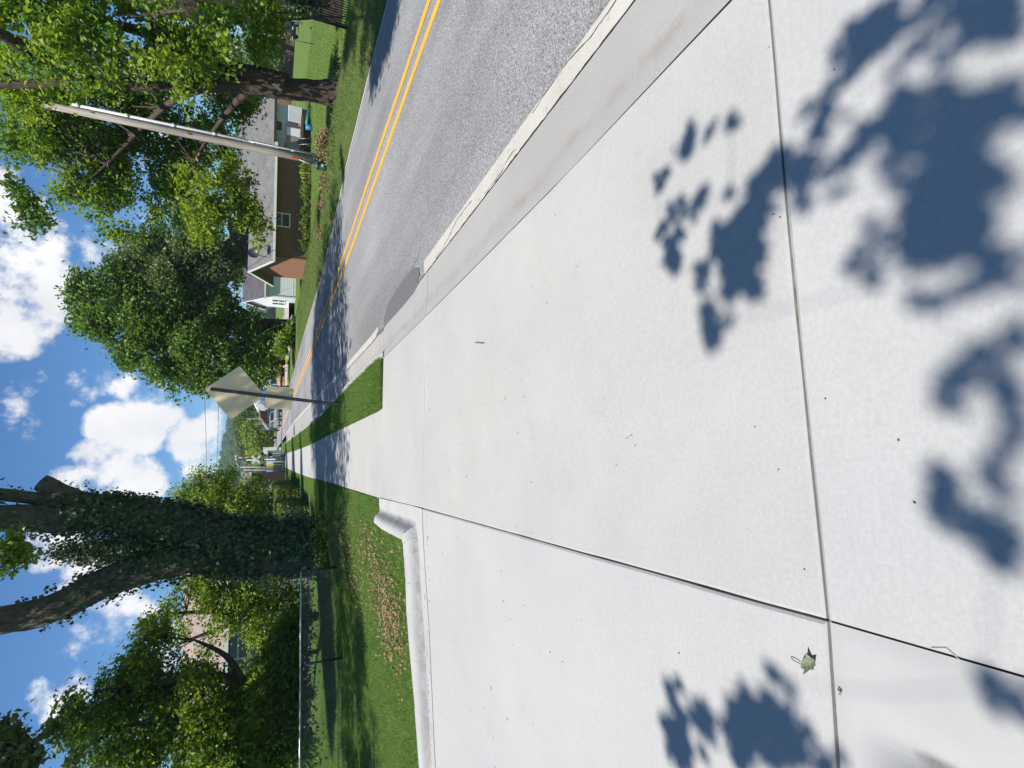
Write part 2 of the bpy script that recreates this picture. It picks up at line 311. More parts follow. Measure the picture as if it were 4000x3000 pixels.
# ------------------------------------------------------------------ mesh helpers
LOC = {}
class MB:
    def __init__(s): s.v = []; s.f = []
    def add(s, V, Fs):
        o = len(s.v); s.v += [tuple(map(float, p)) for p in V]; s.f += [tuple(i + o for i in f) for f in Fs]; return s
    def box(s, c, d, rz=0.0, ax=None):
        c = np.array(c, float); hx, hy, hz = [q / 2 for q in d]
        if ax is None:
            ca, sa = math.cos(rz), math.sin(rz); ax = ((ca, sa, 0), (-sa, ca, 0), (0, 0, 1))
        A = [np.array(a, float) for a in ax]
        V = [c + A[0] * hx * i + A[1] * hy * j + A[2] * hz * k for i in (-1, 1) for j in (-1, 1) for k in (-1, 1)]
        return s.add(V, [(0, 1, 3, 2), (4, 6, 7, 5), (0, 4, 5, 1), (2, 3, 7, 6), (0, 2, 6, 4), (1, 5, 7, 3)])
    def bar(s, p, q, w, t, up=(0, 0, 1)):
        p = np.array(p, float); q = np.array(q, float); a = q - p; l = np.linalg.norm(a); a /= l
        u = np.array(up, float); b = np.cross(u, a)
        if np.linalg.norm(b) < 1e-4: b = np.cross((1.0, 0, 0), a)
        b = _n(b); c = np.cross(a, b); return s.box((p + q) / 2, (l, w, t), ax=(a, b, c))
    def tube(s, path, rad, n=8, cap=True, jit=0.0):
        P = [np.array(p, float) for p in path]; k = len(P)
        if not hasattr(rad, '__len__'): rad = [rad] * k
        V = []; prev = None
        for i in range(k):
            d = P[min(i + 1, k - 1)] - P[max(i - 1, 0)]; d = _n(d)
            if prev is None: u = np.cross(d, (0, 0, 1.0) if abs(d[2]) < 0.9 else (1.0, 0, 0))
            else: u = prev - d * (prev @ d)
            u = _n(u); w = np.cross(d, u); prev = u
            for j in range(n):
                a = 2 * math.pi * j / n; rr = rad[i] * (1 + (random.uniform(-jit, jit) if jit else 0))
                V.append(P[i] + (u * math.cos(a) + w * math.sin(a)) * rr)
        Fs = [(i * n + j, i * n + (j + 1) % n, (i + 1) * n + (j + 1) % n, (i + 1) * n + j) for i in range(k - 1) for j in range(n)]
        if cap: Fs += [tuple(range(n))[::-1], tuple((k - 1) * n + j for j in range(n))]
        return s.add(V, Fs)
    def prism(s, poly, z0, z1):
        n = len(poly); V = [(p[0], p[1], z0) for p in poly] + [(p[0], p[1], z1) for p in poly]
        return s.add(V, [tuple(range(n))[::-1], tuple(range(n, 2 * n))] + [(i, (i + 1) % n, n + (i + 1) % n, n + i) for i in range(n)])
    def extr(s, poly3, vec):
        n = len(poly3); v = np.array(vec, float); V = [np.array(p, float) for p in poly3]; V = V + [p + v for p in V]
        return s.add(V, [tuple(range(n)), tuple(range(n, 2 * n))[::-1]] + [((i + 1) % n, i, n + i, n + (i + 1) % n) for i in range(n)])
    def cyl(s, c, axis, r, l, n=14):
        c = np.array(c, float); a = _n(np.array(axis, float)); return s.tube([c - a * l / 2, c + a * l / 2], r, n)
    def build(s, name, mat, parent=None, smooth=False, fix=True):
        me = bpy.data.meshes.new(name); off = LOC.get(parent.name, (0, 0, 0)) if parent else (0, 0, 0)
        V = [(p[0] - off[0], p[1] - off[1], p[2] - off[2]) for p in s.v]
        me.from_pydata(V, [], s.f); me.update()
        if fix:
            import bmesh
            bm = bmesh.new(); bm.from_mesh(me); bmesh.ops.recalc_face_normals(bm, faces=bm.faces); bm.to_mesh(me); bm.free()
        o = bpy.data.objects.new(name, me); COL.objects.link(o)
        if mat: me.materials.append(mat)
        if smooth: me.polygons.foreach_set('use_smooth', [True] * len(me.polygons))
        if parent: o.parent = parent
        LOC[o.name] = tuple(off); return o
def npmesh(name, V, Fa, mat, parent=None, smooth=False):
    off = np.array(LOC.get(parent.name, (0, 0, 0)) if parent else (0, 0, 0), float)
    V = np.asarray(V, np.float64) - off; Fa = np.asarray(Fa, np.int32); k = Fa.shape[1]
    me = bpy.data.meshes.new(name)
    me.vertices.add(len(V)); me.vertices.foreach_set('co', V.astype(np.float32).ravel())
    me.loops.add(Fa.size); me.loops.foreach_set('vertex_index', Fa.ravel())
    me.polygons.add(len(Fa)); me.polygons.foreach_set('loop_start', np.arange(0, Fa.size, k, dtype=np.int32))
    if smooth: me.polygons.foreach_set('use_smooth', np.ones(len(Fa), bool))
    me.update(calc_edges=True); me.validate()
    o = bpy.data.objects.new(name, me); COL.objects.link(o); me.materials.append(mat)
    if parent: o.parent = parent
    LOC[o.name] = tuple(off); return o
def tag(o, label, cat, group=None, kind=None):
    if label: o['label'] = label
    if cat: o['category'] = cat
    if group: o['group'] = group
    if kind: o['kind'] = kind
    return o
def struct(o): o['kind'] = 'structure'; return o
def stuff(o): o['kind'] = 'stuff'; return o
def thing(name, loc, label, cat, group=None):
    o = bpy.data.objects.new(name, None); COL.objects.link(o); o.location = tuple(map(float, loc)); o.empty_display_size = 0.2
    LOC[o.name] = tuple(map(float, loc)); return tag(o, label, cat, group)
def inst(src, d, parent=None):
    c = src.copy(); COL.objects.link(c); c.location = src.location + Vector(tuple(map(float, d)))
    if parent: c.parent = parent
    return c
def copy_tree(o, parent=None):
    c = o.copy(); COL.objects.link(c)
    if parent: c.parent = parent
    for ch in list(o.children): copy_tree(ch, c)
    return c
def interp(tab, y):
    ys = [t[0] for t in tab]; xs = [t[1] for t in tab]; return float(np.interp(y, ys, xs))
def sstep(a, b, x):
    t = min(max((x - a) / (b - a), 0), 1); return t * t * (3 - 2 * t)

# leaves: folded diamond, four vertices each
def leaf_arrays(C, size, up=0.6, width=0.62, droop=0.25, N=None):
    n = len(C); size = np.broadcast_to(size, (n,)) * rng.uniform(0.65, 1.3, n)
    nr = rng.normal(size=(n, 3)); nr[:, 2] += up * 2.0
    if N is not None: nr = N + rng.normal(size=(n, 3)) * 0.45
    nr /= np.linalg.norm(nr, axis=1, keepdims=True)
    a = rng.normal(size=(n, 3)); a[:, 2] -= droop * 2; a -= nr * np.sum(a * nr, axis=1, keepdims=True); a /= np.linalg.norm(a, axis=1, keepdims=True) + 1e-9
    b = np.cross(nr, a); s = size[:, None]
    base = C - a * s * 0.5; tip = C + a * s * 0.5; w = b * s * width * 0.5; lift = nr * s * 0.10
    V = np.stack([base, C + w + lift - a * s * 0.05, tip - lift * 0.6, C - w + lift - a * s * 0.05], 1).reshape(-1, 3)
    i = np.arange(n)[:, None] * 4
    Fa = np.concatenate([i + [0, 1, 2], i + [0, 2, 3]], 1).reshape(-1, 3)
    return V, Fa
def blob_points(blobs, nclump, per, spread, shell=0.55, hole=0.0, flat=0.65, wexp=2.2, lump=0):
    B = np.array(blobs, float)
    if lump:                                   # boughs: each ball of foliage breaks up into smaller heads with gaps between
        S = []
        for b in B:
            for _ in range(lump):
                d = rng.normal(size=3); d /= np.linalg.norm(d); S.append((*(b[:3] + d * b[3] * rng.uniform(0.35, 0.92)), b[3] * rng.uniform(0.26, 0.46)))
        B = np.array(S)
    w = B[:, 3] ** wexp; w /= w.sum()
    k = rng.choice(len(B), nclump, p=w)
    d = rng.normal(size=(nclump, 3)); d /= np.linalg.norm(d, axis=1, keepdims=True)
    r = rng.uniform(0, 1, nclump) ** (1 / 3.0) * (1 - shell) + shell * rng.uniform(0.75, 1.08, nclump)
    C = B[k, :3] + d * (r * B[k, 3])[:, None]
    if hole > 0: C = C[rng.uniform(size=len(C)) > hole]
    n = len(C); cs = spread * rng.uniform(0.6, 1.35, n)
    m = rng.poisson(per, n); idx = np.repeat(np.arange(n), m)
    P = C[idx] + rng.normal(size=(len(idx), 3)) * cs[idx][:, None] * np.array([1, 1, flat])
    return P, C
def limbs_mesh(mb, limbs, n=9, jit=0.06):
    for path, rad in limbs:
        P = [np.array(p, float) for p in path]; Q = []; RR = []
        for i in range(len(P) - 1):                       # soften the polyline
            for t in np.linspace(0, 1, 5)[:-1]:
                p0 = P[max(i - 1, 0)]; p1 = P[i]; p2 = P[i + 1]; p3 = P[min(i + 2, len(P) - 1)]
                Q.append(0.5 * (2 * p1 + (p2 - p0) * t + (2 * p0 - 5 * p1 + 4 * p2 - p3) * t * t + (3 * p1 - p0 - 3 * p2 + p3) * t ** 3)); RR.append(rad[i] * (1 - t) + rad[i + 1] * t)
        Q.append(P[-1]); RR.append(rad[-1]); mb.tube(Q, RR, n, True, jit)
def twigs(mb, limbs, C, count, r0):
    pts = np.array([np.array(p, float) for path, _ in limbs for p in path[1:]])
    mids = [ (np.array(path[i]) + np.array(path[i + 1])) / 2 for path, _ in limbs for i in range(len(path) - 1)]
    pts = np.concatenate([pts, np.array(mids)])
    for c in C[rng.permutation(len(C))[:count]]:
        q = pts[np.argmin(np.linalg.norm(pts - c, axis=1) + np.maximum(0, pts[:, 2] - c[2]) * 0.8)]
        L = np.linalg.norm(c - q)
        m = (q * 0.5 + c * 0.5) + rng.normal(size=3) * L * 0.09 + np.array([0, 0, L * 0.10])
        mb.tube([q, m, c], [r0 * (0.5 + L * 0.12), r0 * 0.6, r0 * 0.18], 5, False)
def make_tree(name, base, limbs, blobs, leafmat, barkmat, label, nclump, per, spread, lsize, ntw=60, r0=0.035, group=None, hole=0.0, shell=0.5, up=0.6, flat=0.65, cat='tree', droop=0.25, extra=None, wexp=2.2, lump=0):
    t = thing(name, base, label, cat, group)
    mb = MB(); limbs_mesh(mb, limbs)
    P, C = blob_points(blobs, nclump, per, spread, shell, hole, flat, wexp, lump)
    twigs(mb, limbs, C, ntw, r0)
    mb.build('trunk', M[barkmat], t, True)
    V, Fa = leaf_arrays(P, lsize, up, droop=droop); npmesh('crown', V, Fa, M[leafmat], t)
    if extra:
        P2, _ = blob_points(*extra[1:]); V, Fa = leaf_arrays(P2, lsize, up, droop=0.6); stuff(npmesh('leaf_spray', V, Fa, M[extra[0]], t))
    return t
def D(x, y, Y, r):                         # a ball of foliage seen at picture place (x, y) of a 2212 wide view, Y metres ahead
    p = at(x * 1.8083, y * 1.8083, Y); dep = float((CM.T @ (p - np.array([0, 0, H])))[2])
    return (*p, r * 1.8083 / F * dep)

# ------------------------------------------------------------------ ground and roads
SWL = [(9.2, -0.70), (18.6, -0.75), (27, -0.84), (40, -0.87), (70, -0.80)]
SWR = [(9.0, 0.80), (16, 0.76), (26, 0.67), (42, 0.67), (70, 0.78)]
KB = [(-6, 1.95), (1.4, 1.88), (2.7, 1.81), (5.1, 1.75), (9.0, 1.68), (9.75, 1.70), (13, 1.69), (19.8, 1.54), (31, 1.60), (68, 1.95), (120, 2.0)]
GU = [(-6, 2.55), (2.0, 2.44), (4.4, 2.36), (6.6, 2.30), (10.3, 2.20), (14.5, 2.25), (21, 2.40), (46, 2.95), (112, 3.0), (320, 3.0)]
FE = [(-6, 8.35), (10.7, 8.27), (14, 8.18), (17, 7.80), (22, 7.40), (34, 7.62), (54, 7.62), (110, 7.6), (320, 7.6)]
Y1 = [(-6, 5.42), (5.4, 5.37), (6.6, 5.33), (9.5, 5.21), (12, 5.10), (21.6, 4.96), (39, 5.02), (110, 5.15), (320, 5.15)]
Y2 = [(-6, 5.84), (5.85, 5.74), (7.1, 5.67), (10.2, 5.60), (12.5, 5.50), (23, 5.27), (39, 5.32), (110, 5.45), (320, 5.45)]
def lz(x, y):                                # left lawn
    return -0.03 - 0.20 * sstep(1.2, 5.5, -x) - 0.05 * sstep(8, 20, -x)
def rz(x, y):                                # right verge and the lawn falling away behind it
    e = interp(FE, y)
    return -0.055 + 0.075 * sstep(0, 1.2, x - e) - 0.67 * sstep(3.0, 7.0, x - e)
def roadz(x, y):
    a, b = interp(GU, y), interp(FE, y); u = (x - a) / (b - a); return -0.068 + 0.055 * (1 - (2 * u - 1) ** 2)
def sheet(name, xs, ys, zf, mat):            # xs: function y -> list of x
    V = []; n = None
    for y in ys:
        r = xs(y); n = len(r); V += [(x, y, zf(x, y)) for x in r]
    Fa = [(i * n + j, i * n + j + 1, (i + 1) * n + j + 1, (i + 1) * n + j) for i in range(len(ys) - 1) for j in range(n - 1)]
    mb = MB(); mb.add(V, Fa); return mb.build(name, mat, None, True, False)
g = MB(); g.add([(-2500, -300, -1.0), (2500, -300, -1.0), (2500, 3000, -1.0), (-2500, 3000, -1.0)], [(0, 1, 2, 3)])
struct(g.build('ground', M['field']))
ys_l = list(np.concatenate([np.arange(-8, 40, 0.8), np.arange(40, 120, 5.0), np.arange(120, 321, 25)]))
def left_edge(y):
    if y >= 9.2: return interp(SWL, y) + 0.04
    if y >= 7.4: return -1.14
    return -7.0
left_xs = [0, 0.25, 0.6, 1.2, 2, 3, 4, 5, 6, 8, 11, 16, 25, 45, 90]
struct(sheet('lawn', lambda y: [min(-0.66, interp([(-8, -0.66), (7.0, -0.66), (7.1, -0.66), (70, -0.76), (320, 2.9)], y)) - d for d in left_xs],
             [y for y in ys_l if y >= -8], lambda x, y: (lz(x, y) if y > 9.25 else lz(x, y) - 0.10 * sstep(-2.2, -0.6, x) - 0.13 * sstep(6.6 + 0.12 * (x + 3.5), 5.9, y)) + 0.02 * math.sin(x * 1.7 + y * 0.9) * sstep(2, 5, -x), M['lawn']))
right_xs = [-0.03, 0.25, 0.6, 1.1, 1.8, 2.6, 3.2, 3.8, 4.6, 5.5, 6.5, 8, 12, 20, 40, 80, 160, 300]
struct(sheet('verge', lambda y: [interp(FE, y) + d for d in right_xs[:7]], ys_l, rz, M['verge']))
struct(sheet('far_lawn', lambda y: [interp(FE, y) + d for d in right_xs[6:]], ys_l, rz, M['field']))
road = struct(sheet('road', lambda y: list(np.linspace(interp(GU, y), interp(FE, y), 9)), ys_l, roadz, M['asphalt']))
def ribbon(name, edge, w0, w1, ys, dz, mat, zf=roadz):
    V = []
    for y in ys:
        e = interp(edge, y); V += [(e + w0, y, zf(e + w0, y) + dz), (e + w1, y, zf(e + w1, y) + dz)]
    Fa = [(2 * i, 2 * i + 1, 2 * i + 3, 2 * i + 2) for i in range(len(ys) - 1)]
    mb = MB(); mb.add(V, Fa); return mb.build(name, mat, None, True, False)
yd = [y for y in ys_l if y <= 200]
tag(ribbon('centre_line', Y1, -0.065, 0.065, yd, 0.005, M['yellow']), None, None, None, 'structure')
tag(ribbon('centre_line', Y2, -0.065, 0.065, yd, 0.005, M['yellow']), None, None, None, 'structure')
struct(ribbon('edge_line', GU, 0.015, 0.19, [y for y in yd if y <= 6.9], 0.005, M['white_line']))
struct(ribbon('edge_line', GU, 0.015, 0.16, [y for y in yd if y >= 9.2], 0.005, M['white_line']))
struct(ribbon('edge_line', FE, -0.18, -0.06, yd, 0.005, M['white_far']))
# crack wandering along the edge line, and the gap beside the gutter
def crackline(name, pts, w):
    V = []; k = len(pts)
    for i, (x, y) in enumerate(pts):
        ww = w * random.uniform(0.35, 1.3); z = roadz(x, y) + 0.009
        V += [(x - ww, y, z), (x + ww, y, z)]
    mb = MB(); mb.add(V, [(2 * i, 2 * i + 1, 2 * i + 3, 2 * i + 2) for i in range(k - 1)]); return mb.build(name, M['crack'], None, False, False)
for ya, yb_c, o in ((0.5, 2.05, 0.085), (1.95, 3.3, 0.14), (3.6, 4.3, 0.06), (4.6, 5.9, 0.115)):      # broken runs of one long crack
    pts = []; dr = 0.0
    for y in np.arange(ya, yb_c, 0.03):
        dr = dr * 0.75 + random.gauss(0, 0.0042); o = min(max(o + dr, 0.03), 0.178); pts.append((interp(GU, y) + o, y))
    struct(crackline('crack', pts, 0.0032))
pts = [(interp(GU, y) + 0.008 + random.uniform(-0.004, 0.004), y) for y in np.arange(0.5, 14, 0.05)]
struct(crackline('crack', pts, 0.007))
c0 = gp(1612, 1052, -0.06); c1 = gp(1648, 965, -0.05)
pts = [(c0[0] + (c1[0] - c0[0]) * t + 0.02 * math.sin(t * 9) + random.uniform(-.01, .01), c0[1] + (c1[1] - c0[1]) * t) for t in np.linspace(0, 1, 14)]
struct(crackline('crack', pts, 0.004))
pp = [gp(a * 1.8083, b * 1.8083, -0.06) for a, b in ((905, 579), (893, 580), (872, 605), (850, 640), (838, 660), (829, 692), (832, 704), (870, 662), (893, 634), (905, 612), (901, 606), (907, 596))]
mb = MB(); mb.add([(p[0], p[1], roadz(p[0], p[1]) + 0.010) for p in pp], [tuple(range(len(pp)))]); struct(mb.build('asphalt_patch', M['patch'], None, False, True))
pp = [gp(a * 1.8083, b * 1.8083, -0.06) for a, b in ((829, 707), (816, 716), (812, 727), (822, 722), (830, 712))]
mb = MB(); mb.add([(p[0], p[1], roadz(p[0], p[1]) + 0.010) for p in pp], [tuple(range(len(pp)))]); struct(mb.build('asphalt_patch', M['patch'], None, False, True))

# ---- driveway apron and sidewalk: every poured slab is a piece
def az(x, y): return -0.022 * sstep(0.7, 1.75, x)
def inset(poly, d):
    n = len(poly); out = []
    for i in range(n):
        p0, p1, p2 = [np.array(poly[j % n], float) for j in (i - 1, i, i + 1)]
        a = _n(p1 - p0); b = _n(p2 - p1); na = np.array([-a[1], a[0]]); nb = np.array([-b[1], b[0]])
        m = _n(na + nb); out.append(p1 + m * d / max(0.4, m @ na))
    return out
def dense(poly, step):
    out = []
    for i in range(len(poly)):
        p = np.array(poly[i], float); q = np.array(poly[(i + 1) % len(poly)], float); k = max(1, int(np.linalg.norm(q - p) / step))
        out += [p + (q - p) * t / k for t in range(k)]
    return out
def slab(poly, mat, parent, name='slab', zf=az, step=0.25):
    area = sum(poly[i][0] * poly[(i + 1) % len(poly)][1] - poly[(i + 1) % len(poly)][0] * poly[i][1] for i in range(len(poly)))
    if area < 0: poly = poly[::-1]
    p1 = dense(inset(poly, 0.005), step); n = len(p1)
    p1 = [p + np.array([random.uniform(-.0016, .0016), random.uniform(-.0016, .0016)]) for p in p1]
    c = np.mean(p1, 0); p2 = [p + _n(c - p) * 0.012 for p in inset(p1, 0.0)]
    p2 = [np.array(p1[i]) + (np.array(inset(p1, 0.012)[i]) - np.array(p1[i])) for i in range(n)] if n < 60 else p2
    V = [(p[0], p[1], zf(*p) - 0.12) for p in p1] + [(p[0], p[1], zf(*p) - 0.007) for p in p1] + [(p[0], p[1], zf(*p)) for p in p2]
    Fa = [(i, (i + 1) % n, n + (i + 1) % n, n + i) for i in range(n)] + [(n + i, n + (i + 1) % n, 2 * n + (i + 1) % n, 2 * n + i) for i in range(n)] + [tuple(range(2 * n, 3 * n))]
    mb = MB(); mb.add(V, Fa); return mb.build(name, mat, parent)
drv = MB(); drv.add([(-8, -6, -0.012), (0.6, -6, -0.012), (0.6, 9.1, -0.012), (-0.65, 9.2, -0.012), (-1.0, 6.5, -0.03), (-8, 5.6, -0.03), (2.1, -6, -0.05), (1.80, 9.1, -0.05)], [(0, 1, 2, 3, 4, 5), (1, 6, 7, 2)])
driveway = struct(drv.build('driveway', M['joint']))
def kb(y): return interp(KB, y)
slab([(-0.605, 1.255), (kb(1.25) + 0.001, 1.235), (kb(3) + 0.001, 3), (kb(5) + 0.001, 5), (kb(6.2) + 0.001, 6.19), (-0.645, 6.45)], M['concrete'], driveway)
slab([(-0.607, -5), (kb(-5) + 0.001, -5), (kb(-2) + 0.001, -2), (kb(1.24) + 0.001, 1.235), (-0.605, 1.255)], M['concrete_b'], driveway)
slab([(-8, 1.35), (-1.07, 1.275), (-0.605, 1.255), (-0.645, 6.45), (-1.06, 6.415), (-1.97, 6.22), (-3.1, 6.09), (-3.6, 6.03), (-8, 5.52)], M['concrete_b'], driveway)
slab([(-0.645, 6.45), (kb(6.2) + 0.001, 6.19), (kb(8.9) + 0.001, 8.93), (0.815, 8.93), (0.80, 9.22), (-0.69, 9.24)], M['concrete'], driveway)
# slab with the rise of the near kerb return at its corner
bA, bB = gp(3490, 2905)[:2], gp(3800, 3090)[:2]           # foot line of the return
bd = _n(bB - bA); bn_ = np.array([bd[1], -bd[0]]); bn_ = bn_ if bn_[0] < 0 else -bn_
def bump_uv(x, y): p = np.array([x, y]) - bA; return p @ bd, p @ bn_
def bump_z(x, y):
    u, v = bump_uv(x, y); return 0.115 * sstep(-0.10, 0.22, u) * sstep(-0.015, 0.11, v) * (1 - sstep(0.24, 0.50, v)) - 0.012 * sstep(-.1, .1, u) * math.exp(-((v + .03) / .05) ** 2)
poly = [(-0.60, -5), (-0.605, 1.255), (-1.07, 1.275), (-8, 1.35), (-8, -5)]
xs = np.concatenate([np.linspace(-8, -2.4, 8), np.linspace(-2.2, -0.607, 48)]); yy = np.concatenate([np.linspace(-5, -0.6, 8), np.linspace(-0.5, 1.25, 52)])
V = []
for b in yy:
    for a in xs:
        e = -0.007 if (a > -0.609 or b > 1.249) else 0.0
        lim = float(np.interp(a, [-8, -1.07, -0.605], [1.342, 1.267, 1.247])); V.append((a, min(b / 1.25, 1) * lim if b > 0 else b, bump_z(a, b) + e))
n_ = len(xs); mb = MB(); mb.add(V, [(i * n_ + j, i * n_ + j + 1, (i + 1) * n_ + j + 1, (i + 1) * n_ + j) for i in range(len(yy) - 1) for j in range(n_ - 1)])
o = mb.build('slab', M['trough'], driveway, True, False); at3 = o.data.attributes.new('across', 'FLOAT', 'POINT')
def foot_shade(p):  # shade along the foot of the return, put into the colour
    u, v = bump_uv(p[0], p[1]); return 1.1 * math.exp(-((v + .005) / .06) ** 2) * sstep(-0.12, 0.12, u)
at3.data.foreach_set('value', [foot_shade(p) for p in V])
swm = MB(); swm.add([(-0.72, 9.24, -0.03), (0.80, 9.23, -0.03), (0.66, 30, -0.03), (0.80, 70, -0.03), (-0.80, 70, -0.03), (-0.86, 30, -0.03)], [tuple(range(6))])
sidewalk = struct(swm.build('sidewalk', M['joint']))
yb = [9.245, 12.3, 15.35, 18.4, 21.45, 24.5, 27.5, 30.5, 33.5, 36.5, 39.5, 42.5, 45.5, 48.5, 51.5, 54.5, 57.5, 60.5, 63.5, 67.0]
for a, b in zip(yb[:-1], yb[1:]):
    slab([(interp(SWL, a), a), (interp(SWR, a), a), (interp(SWR, b), b), (interp(SWL, b), b)], M['concrete_b' if random.random() < .5 else 'concrete'], sidewalk, 'slab', lambda x, y: 0.0, 3.0)
# ---- gutter pan
def gutter_seg(y0, y1, parent):
    ys = np.linspace(y0 + 0.004, y1 - 0.004, max(2, int((y1 - y0) / 0.35) + 1)); us = np.linspace(0, 1, 11); V = []; A = []
    for y in ys:
        a = kb(y) + (-0.0032 if y < 9 else 0.13 * sstep(9.0, 9.6, y)); b = interp(GU, y)
        for u in us:
            k9 = sstep(8.9, 9.7, y)
            zc = (-0.024 - 0.020 * sstep(0, .45, u) - 0.018 * u) * (1 - k9) + (-0.105 + 0.040 * u) * k9
            V.append((a + (b - a) * u, y, zc)); A.append(u)
    n = len(us); mb = MB(); mb.add(V, [(i * n + j, i * n + j + 1, (i + 1) * n + j + 1, (i + 1) * n + j) for i in range(len(ys) - 1) for j in range(n - 1)])
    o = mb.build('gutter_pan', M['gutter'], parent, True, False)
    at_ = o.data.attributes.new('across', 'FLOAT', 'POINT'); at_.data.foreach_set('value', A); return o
gb = MB(); V = []
gys = [-6, 0, 4, 8, 9, 10, 14, 20, 31, 46, 68]
for y in gys: V += [(kb(y) + 0.01, y, -0.14), (interp(GU, y) + 0.02, y, -0.14)]
gb.add(V, [(2 * i, 2 * i + 1, 2 * i + 3, 2 * i + 2) for i in range(len(gys) - 1)])
gutter = struct(gb.build('gutter', M['joint'], None, False, False))
for a, b in zip([-6, 6.25, 9.1, 12.3, 16.0, 20.0, 25, 31, 38, 46, 56], [6.25, 9.1, 12.3, 16.0, 20.0, 25, 31, 38, 46, 56, 67]): gutter_seg(a, b, gutter)
# ---- kerb along the grass strip
kt = thing('kerb', (1.7, 9, 0), None, None); struct(kt)
def kerb_seg(y0, y1):
    ys = np.linspace(y0 + 0.005, y1 - 0.005, max(2, int((y1 - y0) / 0.4) + 2)); V = []
    for y in ys:
        k = sstep(8.8, 9.6, y); x = kb(y); top = -0.022 + 0.062 * k; bot = -0.026 - 0.085 * k
        V += [(x, y, -0.2), (x, y, top - 0.008), (x + 0.012, y, top), (x + 0.095, y, top), (x + 0.115, y, top - 0.015), (x + 0.14, y, bot)]
    mb = MB(); mb.add(V, [(i * 6 + j, i * 6 + j + 1, (i + 1) * 6 + j + 1, (i + 1) * 6 + j) for i in range(len(ys) - 1) for j in range(5)])
    mb.build('kerb_stone', M['kerb'], kt, False, True)
for a, b in zip([8.93, 12.3, 16, 20, 25, 31, 38, 46, 56], [12.3, 16, 20, 25, 31, 38, 46, 56, 67]): kerb_seg(a, b)
struct(sheet('grass_strip', lambda y: [interp(SWR, y) + 0.015, interp(SWR, y) + 0.2, (interp(SWR, y) + kb(y)) / 2, kb(y) - 0.12, kb(y) - 0.008], [y for y in [8.955, 9.3] + list(np.arange(9.8, 68, 0.6))],
             lambda x, y: -0.012 + 0.05 * sstep(interp(SWR, y), interp(SWR, y) + 0.35, x) * sstep(8.9, 9.6, y), M['lawn']))
# ---- rolled kerb round the left corner of the apron
cs = [((-0.700, 9.25), (-0.90, 9.25), (-1.10, 9.25), .085), ((-0.685, 8.6), (-0.89, 8.6), (-1.12, 8.6), .10), ((-0.67, 7.8), (-0.88, 7.75), (-1.11, 7.7), .10), ((-0.655, 7.0), (-0.87, 7.10), (-1.10, 7.22), .105),
      ((-0.652, 6.462), (-0.88, 6.86), (-1.09, 7.10), .11), ((-0.90, 6.445), (-1.02, 6.76), (-1.16, 7.065), .105), ((-1.06, 6.427), (-1.18, 6.70), (-1.32, 7.03), .10), ((-1.5, 6.335), (-1.55, 6.62), (-1.62, 6.95), .10), ((-1.97, 6.232), (-1.97, 6.53), (-1.95, 6.86), .115),
      ((-2.5, 6.172), (-2.45, 6.42), (-2.42, 6.71), .11), ((-3.1, 6.102), (-3.02, 6.32), (-2.92, 6.56), .10), ((-3.6, 6.042), (-3.56, 6.24), (-3.52, 6.45), .085), ((-5.2, 5.86), (-5.2, 6.05), (-5.2, 6.24), .07), ((-8, 5.53), (-8, 5.72), (-8, 5.92), .07)]
PR = [(0, 0), (0.5, -0.03), (0.9, -0.10), (1.05, -0.10), (1.16, .02), (1.27, .30), (1.38, .60), (1.50, .84), (1.60, .95), (1.74, .985), (1.95, 1.0), (2.0, .97)]
def rolled(c0, c1, nsub):
    V = []
    for t in np.linspace(0, 1, nsub):
        a, f_, b = [np.array(c0[i]) * (1 - t) + np.array(c1[i]) * t for i in range(3)]; h = c0[3] * (1 - t) + c1[3] * t
        for u, k in PR:
            p = a + (f_ - a) * u if u <= 1 else f_ + (b - f_) * (u - 1); V.append((p[0] + random.uniform(-.004, .004) * (u > 1), p[1] + random.uniform(-.004, .004) * (u > 1), (-0.002 if u == 0 else 0.0) + h * k + random.uniform(-.002, .002) * (u > 0)))
        V.append((b[0], b[1], h - 0.35))
    n = len(PR) + 1; return V, [(i * n + j, i * n + j + 1, (i + 1) * n + j + 1, (i + 1) * n + j) for i in range(nsub - 1) for j in range(n - 1)]
def rolled_piece(cs_):
    mb = MB()
    for a, b in zip(cs_[:-1], cs_[1:]):
        V, Fa = rolled(a, b, 5); mb.add(V, Fa)
    import bmesh
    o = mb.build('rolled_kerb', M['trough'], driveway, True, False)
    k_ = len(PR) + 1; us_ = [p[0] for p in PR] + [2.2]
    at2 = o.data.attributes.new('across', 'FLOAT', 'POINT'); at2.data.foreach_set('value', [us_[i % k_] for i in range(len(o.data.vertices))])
    bm = bmesh.new(); bm.from_mesh(o.data); bmesh.ops.remove_doubles(bm, verts=bm.verts, dist=0.0006); bmesh.ops.recalc_face_normals(bm, faces=bm.faces); bm.to_mesh(o.data); bm.free(); return o
rolled_piece(cs)

# pale lot beside the far road, and pale strip across the far lawn
mb = MB(); mb.add([(7.9, 62, -0.02), (24, 66, -0.02), (26, 118, -0.02), (7.9, 118, -0.02)], [(0, 1, 2, 3)]); struct(mb.build('gravel_lot', M['gravel']))
mb = MB(); mb.add([(26, 69.0, -0.665), (140, 55, -0.665), (140, 56.2, -0.665), (26, 70.6, -0.665)], [(0, 1, 2, 3)]); struct(mb.build('far_path', M['gravel']))
mb = MB(); mb.add([(-8, 62, -0.02), (1.9, 68.5, -0.02), (3.0, 90, -0.02), (-14, 100, -0.02)], [(0, 1, 2, 3)]); struct(mb.build('crossing_verge', M['verge']))

